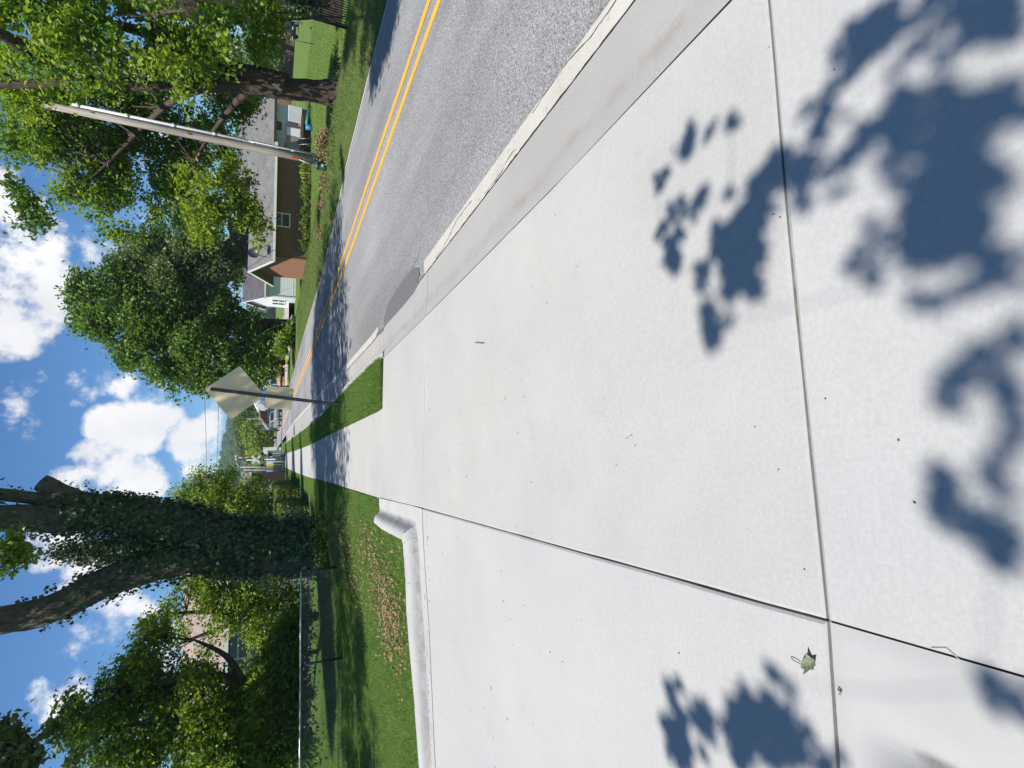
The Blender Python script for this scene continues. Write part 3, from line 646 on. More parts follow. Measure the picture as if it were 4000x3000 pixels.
# ------------------------------------------------------------------ grass blades, litter
def blades(name, XY, Z, h, w, mat, lean=0.45):
    n = len(XY); hh = h * rng.uniform(0.5, 1.35, n); az_ = rng.uniform(0, 2 * math.pi, n); ln = rng.normal(0, lean, (n, 2)) * hh[:, None]
    B = np.column_stack([XY, Z - 0.012]); s = np.column_stack([np.cos(az_), np.sin(az_), np.zeros(n)]) * (w * 0.5)
    tip = B + np.column_stack([ln, hh]); V = np.stack([B - s, B + s, tip], 1).reshape(-1, 3); Fa = np.arange(3 * n).reshape(-1, 3)
    return stuff(npmesh(name, V, Fa, mat))
lzv = np.vectorize(lz); rzv = np.vectorize(rz)
def scatter(n, x0, x1, y0, y1, test, near=True):
    y = y0 + (y1 - y0) * rng.uniform(0, 1, n) ** (1.6 if near else 1.0); x = rng.uniform(x0, x1, n); k = test(x, y); return np.column_stack([x[k], y[k]])
cl = [(c[2][0], c[2][1]) for c in cs]
cx_ = np.array([c[0] for c in cl][::-1]); cy_ = np.array([c[1] for c in cl][::-1])
def on_left(x, y):
    run = np.interp(x, cx_[:-3], cy_[:-3])          # outer edge of the rolled kerb
    k = (y > 9.27) & (x < np.interp(y, [q[0] for q in SWL], [q[1] for q in SWL]) + 0.02)
    return k | ((y <= 9.27) & (x < -1.11) & (y > run - 0.01) & (y > 6.0)) & (y > np.where(x > -1.13, 7.0, 0))
XY = scatter(170000, -13, -0.66, 6.0, 24, on_left)
lawn_obj = bpy.data.objects['lawn']
def lawn_z(x, y):
    a = np.array([(lz(p, q) if q > 9.25 else lz(p, q) - 0.10 * sstep(-2.2, -0.6, p) - 0.13 * sstep(6.6 + 0.12 * (p + 3.5), 5.9, q)) + 0.02 * math.sin(p * 1.7 + q * 0.9) * sstep(2, 5, -p) for p, q in zip(x, y)])
    return a
tag(blades('grass', XY, lawn_z(XY[:, 0], XY[:, 1]), 0.060, 0.0085, M['blade']), 'short green lawn grass left of the rolled kerb and sidewalk', 'grass')
def on_strip(x, y): return (x > np.interp(y, [q[0] for q in SWR], [q[1] for q in SWR]) + 0.0) & (x < np.interp(y, [q[0] for q in KB], [q[1] for q in KB]) + 0.01) & (y > 8.95)
XY = scatter(60000, 0.6, 1.9, 8.9, 45, on_strip)
tag(blades('grass', XY, np.full(len(XY), 0.03) - 0.035 * (XY[:, 0] < np.interp(XY[:, 1], [q[0] for q in SWR], [q[1] for q in SWR]) + 0.12), 0.058, 0.0085, M['blade']), 'green grass on the narrow strip between sidewalk and kerb', 'grass')
def on_verge(x, y): return x > np.interp(y, [q[0] for q in FE], [q[1] for q in FE]) - 0.03
XY = scatter(90000, 7.3, 12.6, 8, 40, on_verge, True)
tag(blades('grass', XY, rzv(XY[:, 0], XY[:, 1]), 0.075, 0.010, M['blade_dry']), 'sunburnt tan and green grass on the verge across the road', 'grass')
XY = scatter(70000, 9.5, 34, 10, 48, lambda x, y: x > np.interp(y, [q[0] for q in FE], [q[1] for q in FE]) + 3.0, False)
tag(blades('grass', XY, rzv(XY[:, 0], XY[:, 1]), 0.10, 0.020, M['blade']), 'bright mown grass of the neighbour lawn beyond the verge', 'grass')
# dead leaves lying on the left lawn
XYd = []
for (px, py, r, n) in [(1500, 2330, 75, 900), (1520, 2420, 60, 700), (1470, 2230, 50, 500), (1440, 2110, 40, 350), (1550, 2500, 45, 300), (1380, 2300, 60, 300), (1350, 2120, 45, 300), (1330, 2040, 60, 500), (1300, 1985, 40, 260), (1375, 2190, 60, 420), (1310, 2150, 50, 300), (1600, 2440, 40, 200)]:
    for _ in range(int(n * .5)):
        p = gp(px + random.gauss(0, r * 0.42), py + random.gauss(0, r * 1.6), -0.05)
        if p[0] < -1.2 and p[1] > 7.3: XYd.append(p)
XYd = np.array(XYd); XYd[:, 2] = lawn_z(XYd[:, 0], XYd[:, 1]) + 0.045
V, Fa = leaf_arrays(XYd, 0.05, 1.6, 0.7, 0.0); tag(npmesh('leaf_litter', V, Fa, M['dead']), 'patch of dry reddish brown leaves on the left lawn', 'leaf litter', None, 'stuff')
# crumbs and bits of twig on the concrete
mb = MB()
for _ in range(230):
    if random.random() < 0.45:
        x = random.uniform(-3.4, -0.7); y = 6.15 + 0.12 * (x + 3.0) - abs(random.gauss(0, 0.05)) + 0.12
        if y > 6.4: y -= 0.25
    else: x = random.uniform(-3.2, 1.6); y = random.uniform(0.5, 8.5)
    if random.random() < 0.25:
        a = random.uniform(0, 6.28); l = random.uniform(0.012, 0.035)
        mb.tube([(x, y, az(x, y) + 0.003), (x + l * math.cos(a), y + l * math.sin(a), az(x, y) + 0.004)], 0.0016, 4)
    else: mb.box((x, y, az(x, y) + 0.003), (random.uniform(.002, .007), random.uniform(.002, .005), 0.004), random.uniform(0, 3))
tag(mb.build('debris', M['soil']), 'tiny dark twig bits and crumbs scattered on the pale concrete', 'debris', None, 'stuff')

# ------------------------------------------------------------------ the ivy-covered tree on the left
Yi = 19.8
def pl(pts, Y): return [at(a, b, Y + (c[0] if c else 0)) for a, b, *c in pts]
ivy_limbs = [
    (pl([(1285, 2150), (1245, 2150), (1150, 2142), (1000, 2138), (860, 2130)], Yi), [1.05, 0.80, 0.74, 0.80, 0.78]),
    (pl([(880, 2110), (760, 2070), (600, 2035), (380, 2003), (250, 2022), (0, 2022), (-420, 2010)], Yi), [0.62, 0.64, 0.58, 0.52, 0.44, 0.37, 0.25]),
    (pl([(400, 1985), (330, 1962), (250, 1928), (161, 1885)], Yi), [0.42, 0.28, 0.25, 0.25]),
    (pl([(420, 1975), (230, 1955), (0, 1930), (-380, 1880, -1.5)], Yi), [0.34, 0.19, 0.17, 0.10]),
    (pl([(900, 2165), (760, 2170), (600, 2212), (430, 2268), (200, 2378), (0, 2425), (-380, 2500, -1)], Yi), [0.50, 0.52, 0.48, 0.45, 0.41, 0.38, 0.22]),
    (pl([(1280, 2230), (1240, 2210), (1150, 2190)], Yi - 0.3), [0.34, 0.30, 0.24]),
    (pl([(-300, 2010), (-520, 2150, -3), (-640, 2300, -5)], Yi), [0.20, 0.13, 0.06]),
    (pl([(-300, 2480), (-480, 2600, -3), (-560, 2750, -6)], Yi), [0.18, 0.12, 0.05]),
]
ib = at(1272, 2150, Yi)
ivy = thing('ivy_tree', (ib[0], ib[1], lz(ib[0], ib[1])), 'huge forked trunk smothered in ivy with a sawn-off limb stub', 'tree')
mb = MB(); limbs_mesh(mb, ivy_limbs, 16, 0.05)
crown_blobs = [(-3.2, 17.5, 13.5, 4.2), (-7.0, 16.0, 14.0, 4.0), (-9.5, 13.0, 13.6, 3.4), (-6.5, 12.4, 13.2, 3.2), (-2.8, 13.0, 13.0, 3.2), (-0.6, 13.6, 13.0, 2.7), (-0.2, 16.4, 13.2, 2.3), (-2.0, 18.8, 14.0, 2.6),
               (-4.5, 19.6, 14.5, 2.6)]
P, C = blob_points(crown_blobs, 1350, 26, 0.42, 0.4)
twigs(mb, ivy_limbs, C, 150, 0.05)
tr = mb.build('trunk', M['bark_grey'], ivy, True)
V, Fa = leaf_arrays(P, 0.20, 0.8); npmesh('crown', V, Fa, M['leaf_left'], ivy)
# low sprays hanging into view at the top of the picture
P, C = blob_points([D(30, 1185, 15, 28), D(48, 1205, 15, 20), D(10, 1215, 15, 25)], 46, 14, 0.14, 0.3)
V, Fa = leaf_arrays(P, 0.13, 0.5, droop=0.5); stuff(npmesh('leaf_spray', V, Fa, M['leaf_left'], ivy))
# ivy on trunk and limbs: leaves set round the limbs
LP, LN = [], []
for li, (path, rad) in enumerate(ivy_limbs[:6]):
    P_ = np.array(path); k = len(P_)
    seglen = np.linalg.norm(np.diff(P_, axis=0), axis=1)
    for i in range(k - 1):
        n = int(seglen[i] * (rad[i] + rad[i + 1]) * {0: 1350, 1: 950, 2: 60, 3: 60, 4: 850, 5: 500}[li])
        t = rng.uniform(0, 1, n); p = P_[i] + (P_[i + 1] - P_[i]) * t[:, None]
        d = _n(P_[i + 1] - P_[i]); u = _n(np.cross(d, (0, 1.0, 0))); w = np.cross(d, u)
        a = rng.uniform(0, 2 * math.pi, n); nn = np.cos(a)[:, None] * u + np.sin(a)[:, None] * w
        r = rad[i] + (rad[i + 1] - rad[i]) * t
        q = p + nn * (r + 0.02 + np.abs(rng.normal(0, 0.11, n)))[:, None]
        # bare bark: root flare facing the road, undersides and upper limbs
        keep = np.ones(n, bool)
        if li in (1,): keep = rng.uniform(size=n) < np.interp(q[:, 2], [4, 6.2, 7.2, 8.5], [1, .85, .35, .03])
        if li == 4: keep = rng.uniform(size=n) < np.interp(q[:, 2], [3.5, 5.0, 6.2, 7.5], [1, .62, .30, .03]) * np.where(nn[:, 0] < -0.1, 0.45, 1)
        if li == 0: keep = rng.uniform(size=n) < np.where((nn[:, 0] < -0.35) & (q[:, 2] < 1.9), 0.06, np.where(nn[:, 0] < -0.6, 0.45, 1.0))
        if li == 5: keep = rng.uniform(size=n) < np.interp(q[:, 2], [0, 0.5, 1.4], [0.45, 0.3, 0.2])
        if i == 0 and li > 0: pass
        LP.append(q[keep]); LN.append(nn[keep])
V, Fa = leaf_arrays(np.concatenate(LP), 0.135, 0.3, 0.85, N=np.concatenate(LN)); npmesh('ivy', V, Fa, M['leaf_ivy'], ivy)
# loose runners sticking out of the limbs
mb = MB(); RP = []
for _ in range(120):
    li = random.choice([1, 1, 4, 0]); path, rad = ivy_limbs[li]; i = random.randrange(len(path) - 3) if li else random.randrange(1, len(path) - 1); t = random.random()
    p = np.array(path[i]) * (1 - t) + np.array(path[i + 1]) * t; a = random.uniform(0, 6.28); nn = np.array([math.cos(a), math.sin(a) * 0.7, random.uniform(-0.1, 0.5)])
    r = rad[i]; q0 = p + nn * r * 0.9; q1 = p + nn * (r + random.uniform(.15, .5)) + np.array([0, 0, random.uniform(-.1, .25)])
    mb.tube([q0, (q0 + q1) / 2 + np.array([0, 0, .05]), q1], [0.008, 0.005, 0.003], 4, False)
    for _ in range(9): RP.append(q0 + (q1 - q0) * random.uniform(0.2, 1.05) + rng.normal(size=3) * 0.05)
stuff(mb.build('runner', M['bark'], ivy)); V, Fa = leaf_arrays(np.array(RP), 0.11, 0.5, 0.8); npmesh('ivy', V, Fa, M['leaf_ivy'], ivy)
# weeds and ivy at its foot
P, C = blob_points([(ib[0] + .7, ib[1] - 1.0, -.05, .35), (ib[0] + .25, ib[1] - 1.2, -.05, .38), (ib[0] - .3, ib[1] - 1.25, -.1, .30), (ib[0] + 1.1, ib[1] - 1.6, -.05, .25)], 60, 16, 0.14, 0.2)
P[:, 2] = np.abs(P[:, 2]) * 1.2 - 0.1
V, Fa = leaf_arrays(P, 0.10, 0.8); o = npmesh('weed_clump', V, Fa, M['leaf_left']); tag(o, 'low clump of weeds and ivy at the foot of the huge trunk', 'weeds')

# ------------------------------------------------------------------ trees to the left behind the chain-link fence
def tr_limb(base, pts, r): return [np.array(base, float)] + [np.array(p, float) for p in pts], r
b1 = np.array([*at(1165, 2725, 25.5)[:2], 0]); b1[2] = lz(b1[0], b1[1])
make_tree('leafy_tree', b1, [
    (tuple([b1, at(1060, 2705, 23.5), at(930, 2660, 20.5), at(760, 2640, 18.6), at(560, 2680, 18.8), at(380, 2700, 19)]), [0.26, 0.20, 0.17, 0.13, 0.09, 0.04]),
    (tuple([at(1040, 2700, 23), at(900, 2740, 19.6), at(700, 2790, 18.2), at(480, 2840, 18)]), [0.18, 0.15, 0.10, 0.04]),
    (tuple([at(950, 2660, 18.5), at(880, 2560, 19), at(760, 2500, 19.4)]), [0.11, 0.08, 0.03])],
    [D(340, 1445, 19, 62), D(300, 1490, 19, 70), D(250, 1545, 19, 70), D(340, 1560, 18.5, 85), D(400, 1520, 18.5, 75), D(450, 1610, 18, 85), D(390, 1640, 17.5, 75), D(270, 1625, 18, 62), D(200, 1600, 18, 42),
     D(505, 1505, 18.6, 45), D(420, 1455, 19, 34), D(170, 1570, 18, 34), D(330, 1375, 20, 42), D(240, 1480, 19.5, 36), D(500, 1655, 17.5, 70), D(150, 1530, 18.5, 26)],
    'leaf_left', 'bark', 'dense dark tree with twisting trunk behind the wire fence on the left', 1150, 30, 0.20, 0.125, 130, 0.03, 'trees behind the wire fence', hole=0.05, lump=7,
    extra=('leaf_yel', [D(330, 1345, 19, 26), D(430, 1500, 17.5, 42), D(440, 1550, 17.3, 42), D(470, 1600, 17.2, 36), D(300, 1440, 18.5, 26), D(410, 1470, 17.8, 25)], 105, 24, 0.16, 0.4))
b2 = np.array([*at(1160, 2420, 23.5)[:2], 0]); b2[2] = lz(b2[0], b2[1])
make_tree('leafy_tree', b2, [(tuple([b2, at(1050, 2410, 23.5), at(850, 2390, 23.5), at(600, 2400, 23.5)]), [0.17, 0.13, 0.09, 0.03]), (tuple([at(1000, 2405, 23.5), at(820, 2470, 23), at(680, 2520, 23)]), [0.10, 0.07, 0.03])],
    [D(400, 1290, 23, 48), D(450, 1270, 23, 45), D(480, 1320, 23, 42), D(530, 1290, 23, 48), D(520, 1250, 23.5, 40), D(580, 1290, 23, 48), D(590, 1345, 22.5, 42), D(380, 1345, 23, 36), D(550, 1365, 22.5, 38), D(452, 1340, 22.6, 15), D(468, 1362, 22, 12), D(440, 1392, 21.5, 14), D(445, 1425, 21.5, 16), D(480, 1375, 22, 14)],
    'leaf_light', 'bark', 'airy yellow-green tree right against the ivy trunk, hiding a brown roof', 480, 26, 0.22, 0.125, 80, 0.025, 'trees behind the wire fence', hole=0.1, lump=6)
b3 = np.array([*at(1160, 2560, 24)[:2], 0]); b3[2] = lz(b3[0], b3[1])
make_tree('understory_bush', b3, [(tuple([b3, at(1090, 2560, 23), at(1000, 2570, 22)]), [0.09, 0.07, 0.03])],
    [D(600, 1400, 20.5, 42), D(620, 1440, 20, 36), D(590, 1470, 20.5, 40), D(620, 1500, 20, 38), D(590, 1540, 20, 45), D(600, 1600, 19, 50), D(610, 1640, 18.5, 45), D(560, 1480, 21, 36), D(540, 1560, 20, 46), D(560, 1640, 18.5, 50), D(625, 1560, 19.5, 34), D(630, 1350, 21, 28), D(645, 1290, 22.5, 20), D(645, 1320, 22.5, 22), D(640, 1355, 22, 22), D(646, 1385, 22, 20), D(640, 1420, 19.5, 18), D(640, 1480, 19.5, 20), D(642, 1540, 19, 22), D(645, 1600, 18.5, 24), D(648, 1640, 18, 24)],
    'leaf_left', 'bark', 'dark undergrowth bush filling the shade behind the wire fence rail', 760, 44, 0.28, 0.13, 20, 0.02, None, cat='bush')
# conifer standing behind, seen in the fork
cbp = at(1180, 2150, 31); cb = np.array([cbp[0], 31, -0.2]); ctop = at(195, 2155, 31)
cl_ = []
for t in np.linspace(0.0, 1, 26):
    cl_.append((*(cb * (1 - t) + np.array([ctop[0], 31, ctop[2]]) * t), 0.12 + 1.75 * (1 - t) ** 0.8))
make_tree('juniper_tree', cb, [(tuple([cb, cb * .5 + np.array([ctop[0], 31, ctop[2]]) * .5, np.array([ctop[0], 31, ctop[2] - .3])]), [0.22, 0.12, 0.02])],
    cl_, 'leaf_pine', 'bark', 'dark pointed juniper showing in the fork of the ivy trunk', 1100, 26, 0.20, 0.17, 40, 0.02, None, up=0.0, flat=1.5, cat='conifer', droop=-0.6, wexp=1.0)
# overhanging tip at the upper left edge, from a tree standing outside on the left
b4 = np.array([-19.5, 13.5, lz(-19.5, 13.5)])
make_tree('overhanging_tree', b4, [(tuple([b4, b4 + (0.4, 0.2, 3), b4 + (1.2, 0.6, 6.0), at(-120, 2960, 15.0), at(40, 2920, 15)]), [0.30, 0.24, 0.17, 0.05, 0.01]), (tuple([b4 + (0.4, .2, 3), b4 + (1, -1, 7), b4 + (5, -3, 9.4), b4 + (8.5, -2.6, 10.2)]), [0.22, 0.16, 0.10, 0.04])],
    [D(20, 1600, 15, 34), D(40, 1645, 15, 38), D(75, 1620, 15, 20), D(15, 1560, 15, 16), (-19.0, 12, 9.6, 2.6), (-16.5, 12.0, 10.4, 2.6), (-13.5, 11.4, 10.4, 2.5), (-11.2, 9.4, 10.2, 2.0), (-14.5, 9.2, 10.4, 2.4), (-18, 8.6, 10, 2.4), (-10.2, 11.8, 10.8, 2.0), (-20.5, 11, 9, 2.4), (-11.5, 7.6, 10.2, 1.7), (-15.5, 7.0, 10.2, 2.0), (-8.8, 9.6, 10.4, 1.5)],
    'leaf_olive', 'bark', 'branch tips hanging in at the upper left corner of the view', 1150, 30, 0.30, 0.16, 110, 0.02, None, droop=0.8, lump=7, extra=('leaf_olive', [D(15, 1610, 15, 26), D(40, 1645, 15, 30), D(10, 1575, 15, 14), D(75, 1640, 15, 14), D(165, 1640, 16, 12), D(120, 1575, 16, 10)], 130, 16, 0.13, 0.3))
# round green trees and bushes between the ivy trunk and the hedge
b5 = np.array([*at(1130, 1930, 47)[:2], 0]); b5[2] = lz(b5[0], b5[1])
make_tree('shrubby_tree', b5, [(tuple([b5, at(1000, 1930, 47), at(850, 1960, 47)]), [0.2, 0.14, 0.05]), (tuple([at(1060, 1930, 47), at(950, 1990, 46), at(800, 2010, 46)]), [0.14, 0.1, 0.03])],
    [D(425, 1045, 44, 24), D(450, 1075, 43, 34), D(400, 1078, 44, 22), D(475, 1110, 42, 34), D(440, 1120, 42, 30), D(500, 1140, 40, 30), D(510, 1085, 42, 30), D(535, 1060, 42, 24), D(545, 1100, 41, 30), D(560, 1140, 40, 28), D(490, 1050, 44, 24), D(570, 1075, 41, 22), D(520, 1160, 38, 26), D(465, 1035, 45, 18)],
    'leaf_light', 'bark', 'bright bushy tree between the hedge and the ivy trunk, house behind', 700, 28, 0.42, 0.19, 60, 0.03, lump=6)
b6 = np.array([*at(1110, 2010, 60)[:2], 0]); b6[2] = lz(b6[0], b6[1])
make_tree('dark_tree', b6, [(tuple([b6, at(950, 2010, 60), at(830, 2020, 60)]), [0.25, 0.18, 0.06])],
    [D(470, 1045, 62, 26), D(480, 1075, 60, 30), D(430, 1100, 60, 34), D(500, 1030, 64, 18), D(540, 1050, 58, 22), D(510, 1110, 58, 40), D(560, 1110, 56, 34), D(400, 1125, 60, 30)],
    'leaf_maple', 'bark', 'darker tree standing behind the bright bushy tree near the hedge', 450, 30, 0.55, 0.26, 40, 0.03, lump=6)

# ------------------------------------------------------------------ clipped hedges along the sidewalk
def hedge(name, x0, x1, y0, y1, h0, h1, label, n):
    c = ((x0 + x1) / 2, (y0 + y1) / 2, lz(x0, y0)); t = thing(name, c, label, 'hedge', 'clipped hedges along the sidewalk')
    mb = MB(); z0 = c[2] - 0.05; V = []; ny, nx = 14, 5
    for j in range(ny):
        y = y0 + (y1 - y0) * j / (ny - 1); h = h0 + (h1 - h0) * j / (ny - 1) + 0.04 * math.sin(j * 1.9)
        V += [(x0 + .08, y, z0), (x0 + .04, y, z0 + h * .9), (x0 + .2, y, z0 + h), (x1 - .2, y, z0 + h), (x1 - .04, y, z0 + h * .9), (x1 - .08, y, z0)]
    mb.add(V, [(j * 6 + i, j * 6 + i + 1, (j + 1) * 6 + i + 1, (j + 1) * 6 + i) for j in range(ny - 1) for i in range(5)] + [tuple(range(6)), tuple((ny - 1) * 6 + i for i in range(6))])
    mb.build('stem_mass', M['trim_dark'], t)
    u = rng.uniform(0, 1, n); y = y0 + (y1 - y0) * rng.uniform(0, 1, n); hh = h0 + (h1 - h0) * (y - y0) / (y1 - y0) + 0.05 * np.sin(y * 2.1); k = rng.integers(0, 5, n)
    x = np.where(k == 0, x1, np.where(k == 1, x0, x0 + (x1 - x0) * u)); z = np.where(k <= 1, z0 + hh * u, z0 + hh)
    e = k == 4; y = np.where(e, y0, y); z = np.where(e, z0 + h0 * rng.uniform(0, 1, n), z)
    N = np.column_stack([np.where(k == 0, 1.0, np.where(k == 1, -1.0, 0)), np.where(e, -1.0, 0), np.where((k == 2) | (k == 3), 1.0, 0.15)])
    P = np.column_stack([x, y, z]) + rng.normal(size=(n, 3)) * 0.045
    V, Fa = leaf_arrays(P, 0.085, 0.4, 0.8, N=N); npmesh('foliage', V, Fa, M['leaf_hedge'], t)
hedge('hedge', -3.7, -2.25, 27.2, 33.8, 1.32, 1.45, 'nearer clipped hedge with yellow-green top beside the sidewalk', 15000)
hedge('hedge', -3.4, -1.75, 34.8, 50.0, 1.45, 1.55, 'farther long clipped hedge in shade on its sidewalk face', 17000)

# ------------------------------------------------------------------ chain-link fence
fz = 0.86
fpA = gp(1160, 2165, fz); fpB = gp(1172, 2300, fz)
fl = [np.array([-3.1, 16.35, 0]), np.array([-5.45, 15.95, 0]), np.array([-8.6, 15.45, 0]), np.array([-11.8, 15.0, 0]), np.array([-15, 14.5, 0])]
ft = thing('chain_link_fence', (-8.6, 15.45, lz(-8.6, 15.45)), 'low chain-link fence with bright top rail across the left lawn', 'fence')
tops = []
for i, p in enumerate(fl):
    z0 = lz(p[0], p[1]); lean = np.array([0.10, 0, 0]) if i == 1 else np.array([0.02, 0, 0]); top = np.array([p[0], p[1], 0.86]) ; tops.append(top)
    MB().tube([np.array([p[0], p[1], z0 - 0.1]) , top], 0.032, 8).build('post', M['steel_dark'], ft, True)
for a, b in zip(tops[:-1], tops[1:]):
    m = (a + b) / 2 - np.array([0, 0, 0.018]); MB().tube([a + (0, -.035, -.02), m + (0, -.035, 0), b + (0, -.035, -.02)], 0.026, 8).build('top_rail', M['rail'], ft, True)
def wires(a, b, z0, z1, sp, r):
    mb = MB(); d = _n(b - a); L_ = np.linalg.norm(b - a); h = z1 - z0; nrm = np.array([-d[1], d[0], 0])
    for s in (1, -1):
        k = -h
        while k < L_ + h:
            x0, x1 = (k, k + h)
            zz0, zz1 = (z0, z1) if s == 1 else (z1, z0)
            t0 = max(0, (0 - x0) / h); t1 = min(1, (L_ - x0) / h)
            if t1 > t0:
                p = a + d * (x0 + h * t0); q = a + d * (x0 + h * t1)
                mb.tube([(p[0] + nrm[0] * .004 * s, p[1] + nrm[1] * .004 * s, zz0 + (zz1 - zz0) * t0), (q[0] + nrm[0] * .004 * s, q[1] + nrm[1] * .004 * s, zz0 + (zz1 - zz0) * t1)], r, 3, False)
            k += sp
    return mb
mb = MB()
for a, b in zip(fl[:-1], fl[1:]):
    w = wires(a, b, lz(a[0], a[1]) + 0.03, 0.84, 0.085, 0.0023); mb.add(w.v, w.f)
stuff(mb.build('wire_mesh', M['wire'], ft))
# the run that turns along the sidewalk behind the tree, grown over
side = [np.array([-2.75, 21.6, 0]), np.array([-2.65, 23.6, 0]), np.array([-2.52, 25.4, 0]), np.array([-2.55, 26.9, 0])]
ft2 = thing('chain_link_fence', (-2.7, 22, lz(-2.7, 22)), 'vine-grown chain-link fence between the ivy trunk and the hedge', 'fence')
for p in side:
    MB().tube([(p[0], p[1], lz(p[0], p[1]) - .1), (p[0], p[1], 1.02)], 0.034, 8).build('post', M['galv'], ft2, True)
for a, b in zip(side[:-1], side[1:]):
    MB().tube([(a[0], a[1], .98), (b[0], b[1], .98)], 0.022, 8).build('top_rail', M['galv'], ft2, True)
mb = MB()
for a, b in zip(side[:-1], side[1:]):
    w = wires(a, b, lz(a[0], a[1]) + 0.03, 0.96, 0.10, 0.002); mb.add(w.v, w.f)
stuff(mb.build('wire_mesh', M['galv'], ft2))
P, C = blob_points([(-2.7, 20.6, 0.35, .5), (-2.65, 21.4, 0.5, .5), (-2.6, 22.4, .5, .5), (-2.6, 24.4, .6, .45), (-2.6, 25.4, .7, .5), (-2.75, 21, 0.1, .35)], 150, 34, 0.17, 0.2)
V, Fa = leaf_arrays(P, 0.09, 0.3); npmesh('vine', V, Fa, M['leaf_ivy'], ft2)

# ------------------------------------------------------------------ right side: the big tree on the verge
YR = 16.4
b = at(1322, 365, YR); b[2] = rz(b[0], b[1])
r_limbs = [
    (pl([(1335, 366), (1300, 364), (1200, 354), (1100, 348), (1000, 338), (850, 328), (600, 335), (350, 318, 0.3), (100, 330, 0.6), (-250, 330, 1)], YR), [0.58, 0.40, 0.32, 0.295, 0.27, 0.24, 0.20, 0.15, 0.10, 0.05]),
    (pl([(1120, 330), (1040, 300), (950, 280), (800, 222), (650, 160), (500, 108), (250, 60)], YR - 0.2), [0.30, 0.26, 0.23, 0.20, 0.17, 0.13, 0.06]),
    (pl([(1340, 320, -0.1), (1300, 345)], YR), [0.20, 0.26]), (pl([(1340, 420, -0.1), (1295, 380)], YR), [0.20, 0.26]),
    (pl([(820, 330), (640, 420, 4), (420, 640, 5.4), (260, 780, 5.5)], YR), [0.15, 0.11, 0.06, 0.02]),
    (pl([(980, 345), (880, 450, 4), (760, 640, 5.0), (780, 800, 5.2)], YR), [0.14, 0.09, 0.05, 0.015]),
    (pl([(620, 150), (600, 60, -2), (740, 40, -3)], YR), [0.12, 0.07, 0.02]),
    ([at(350, 318, 16.7), np.array([9.6, 13.0, 9.2]), np.array([6.4, 9.6, 9.4]), np.array([4.0, 6.6, 9.0])], [0.16, 0.11, 0.06, 0.02])]
tr_blobs = [D(60, 50, 16.0, 120), D(50, 190, 22.0, 105), D(190, 70, 15.5, 125), D(190, 220, 22.4, 120), D(320, 55, 15.0, 120), D(320, 190, 22.0, 100), D(440, 50, 15.0, 110), D(455, 165, 22.0, 75), D(540, 70, 15.2, 62), D(570, 25, 15.0, 50),
            D(110, 330, 22.4, 80), D(210, 345, 22.7, 85), D(320, 330, 23.1, 85), D(280, 430, 22.4, 72), D(410, 300, 23.4, 72), D(370, 420, 22.7, 62), D(200, 430, 22.0, 42), D(490, 235, 23.4, 52), D(545, 215, 23.4, 34), D(150, 420, 22.0, 38),
            D(60, 300, 22.4, 62), D(470, 320, 22.7, 40), D(420, 460, 22.7, 50), D(280, 520, 22.4, 36), D(230, 500, 22.0, 30), D(590, 90, 15.4, 30), D(75, 205, 17.8, 30), D(40, 225, 17.8, 26), (4.2, 6.8, 9.0, 1.6), (5.6, 8.2, 9.3, 1.5), (3.4, 5.4, 9.2, 1.3), (6.8, 10.2, 9.6, 1.3)]
vt = make_tree('verge_tree', b, r_limbs, tr_blobs, 'leaf_syc', 'bark', 'big spreading tree on the far verge with thick dark trunk', 2700, 28, 0.20, 0.155, 170, 0.035, 'trees across the road', hole=0.06, lump=9,
               extra=('leaf_yel', [D(470, 420, 21.2, 48), D(440, 470, 21.2, 44), D(520, 460, 21.2, 42), D(560, 480, 21.2, 22), D(410, 380, 21.2, 30), D(330, 130, 14.2, 40), D(480, 110, 14.2, 34), D(400, 200, 15.0, 30), D(430, 500, 21.2, 30), D(545, 440, 21.2, 26), D(525, 395, 21.2, 28), D(500, 360, 21.2, 26), D(560, 520, 21.5, 14), D(110, 80, 14.5, 30), D(88, 214, 17.6, 18), D(45, 205, 17.6, 26), D(60, 240, 17.6, 20)], 260, 26, 0.17, 0.45))
# a hanging twig of the same tree that crosses the open sky
tp = pl([(-60, 700), (60, 735), (150, 820), (235, 880)], 13.0)
mb = MB(); mb.tube(tp, [0.02, 0.015, 0.01, 0.004], 5, False)
tp2 = pl([(60, 735), (90, 850), (130, 900)], 13.0); mb.tube(tp2, [0.012, 0.008, 0.004], 5, False)
stuff(mb.build('hanging_twig', M['bark'], vt))
P, C = blob_points([D(30, 395, 13, 14), D(45, 425, 13, 17), D(70, 445, 13, 17), D(90, 470, 13, 16), D(55, 475, 13, 15), D(75, 500, 13, 12), D(115, 485, 13, 10), D(60, 455, 13, 15)], 80, 11, 0.11, 0.2)
V, Fa = leaf_arrays(P, 0.105, 0.4, droop=0.8); stuff(npmesh('leaf_spray', V, Fa, M['leaf_maple'], vt))
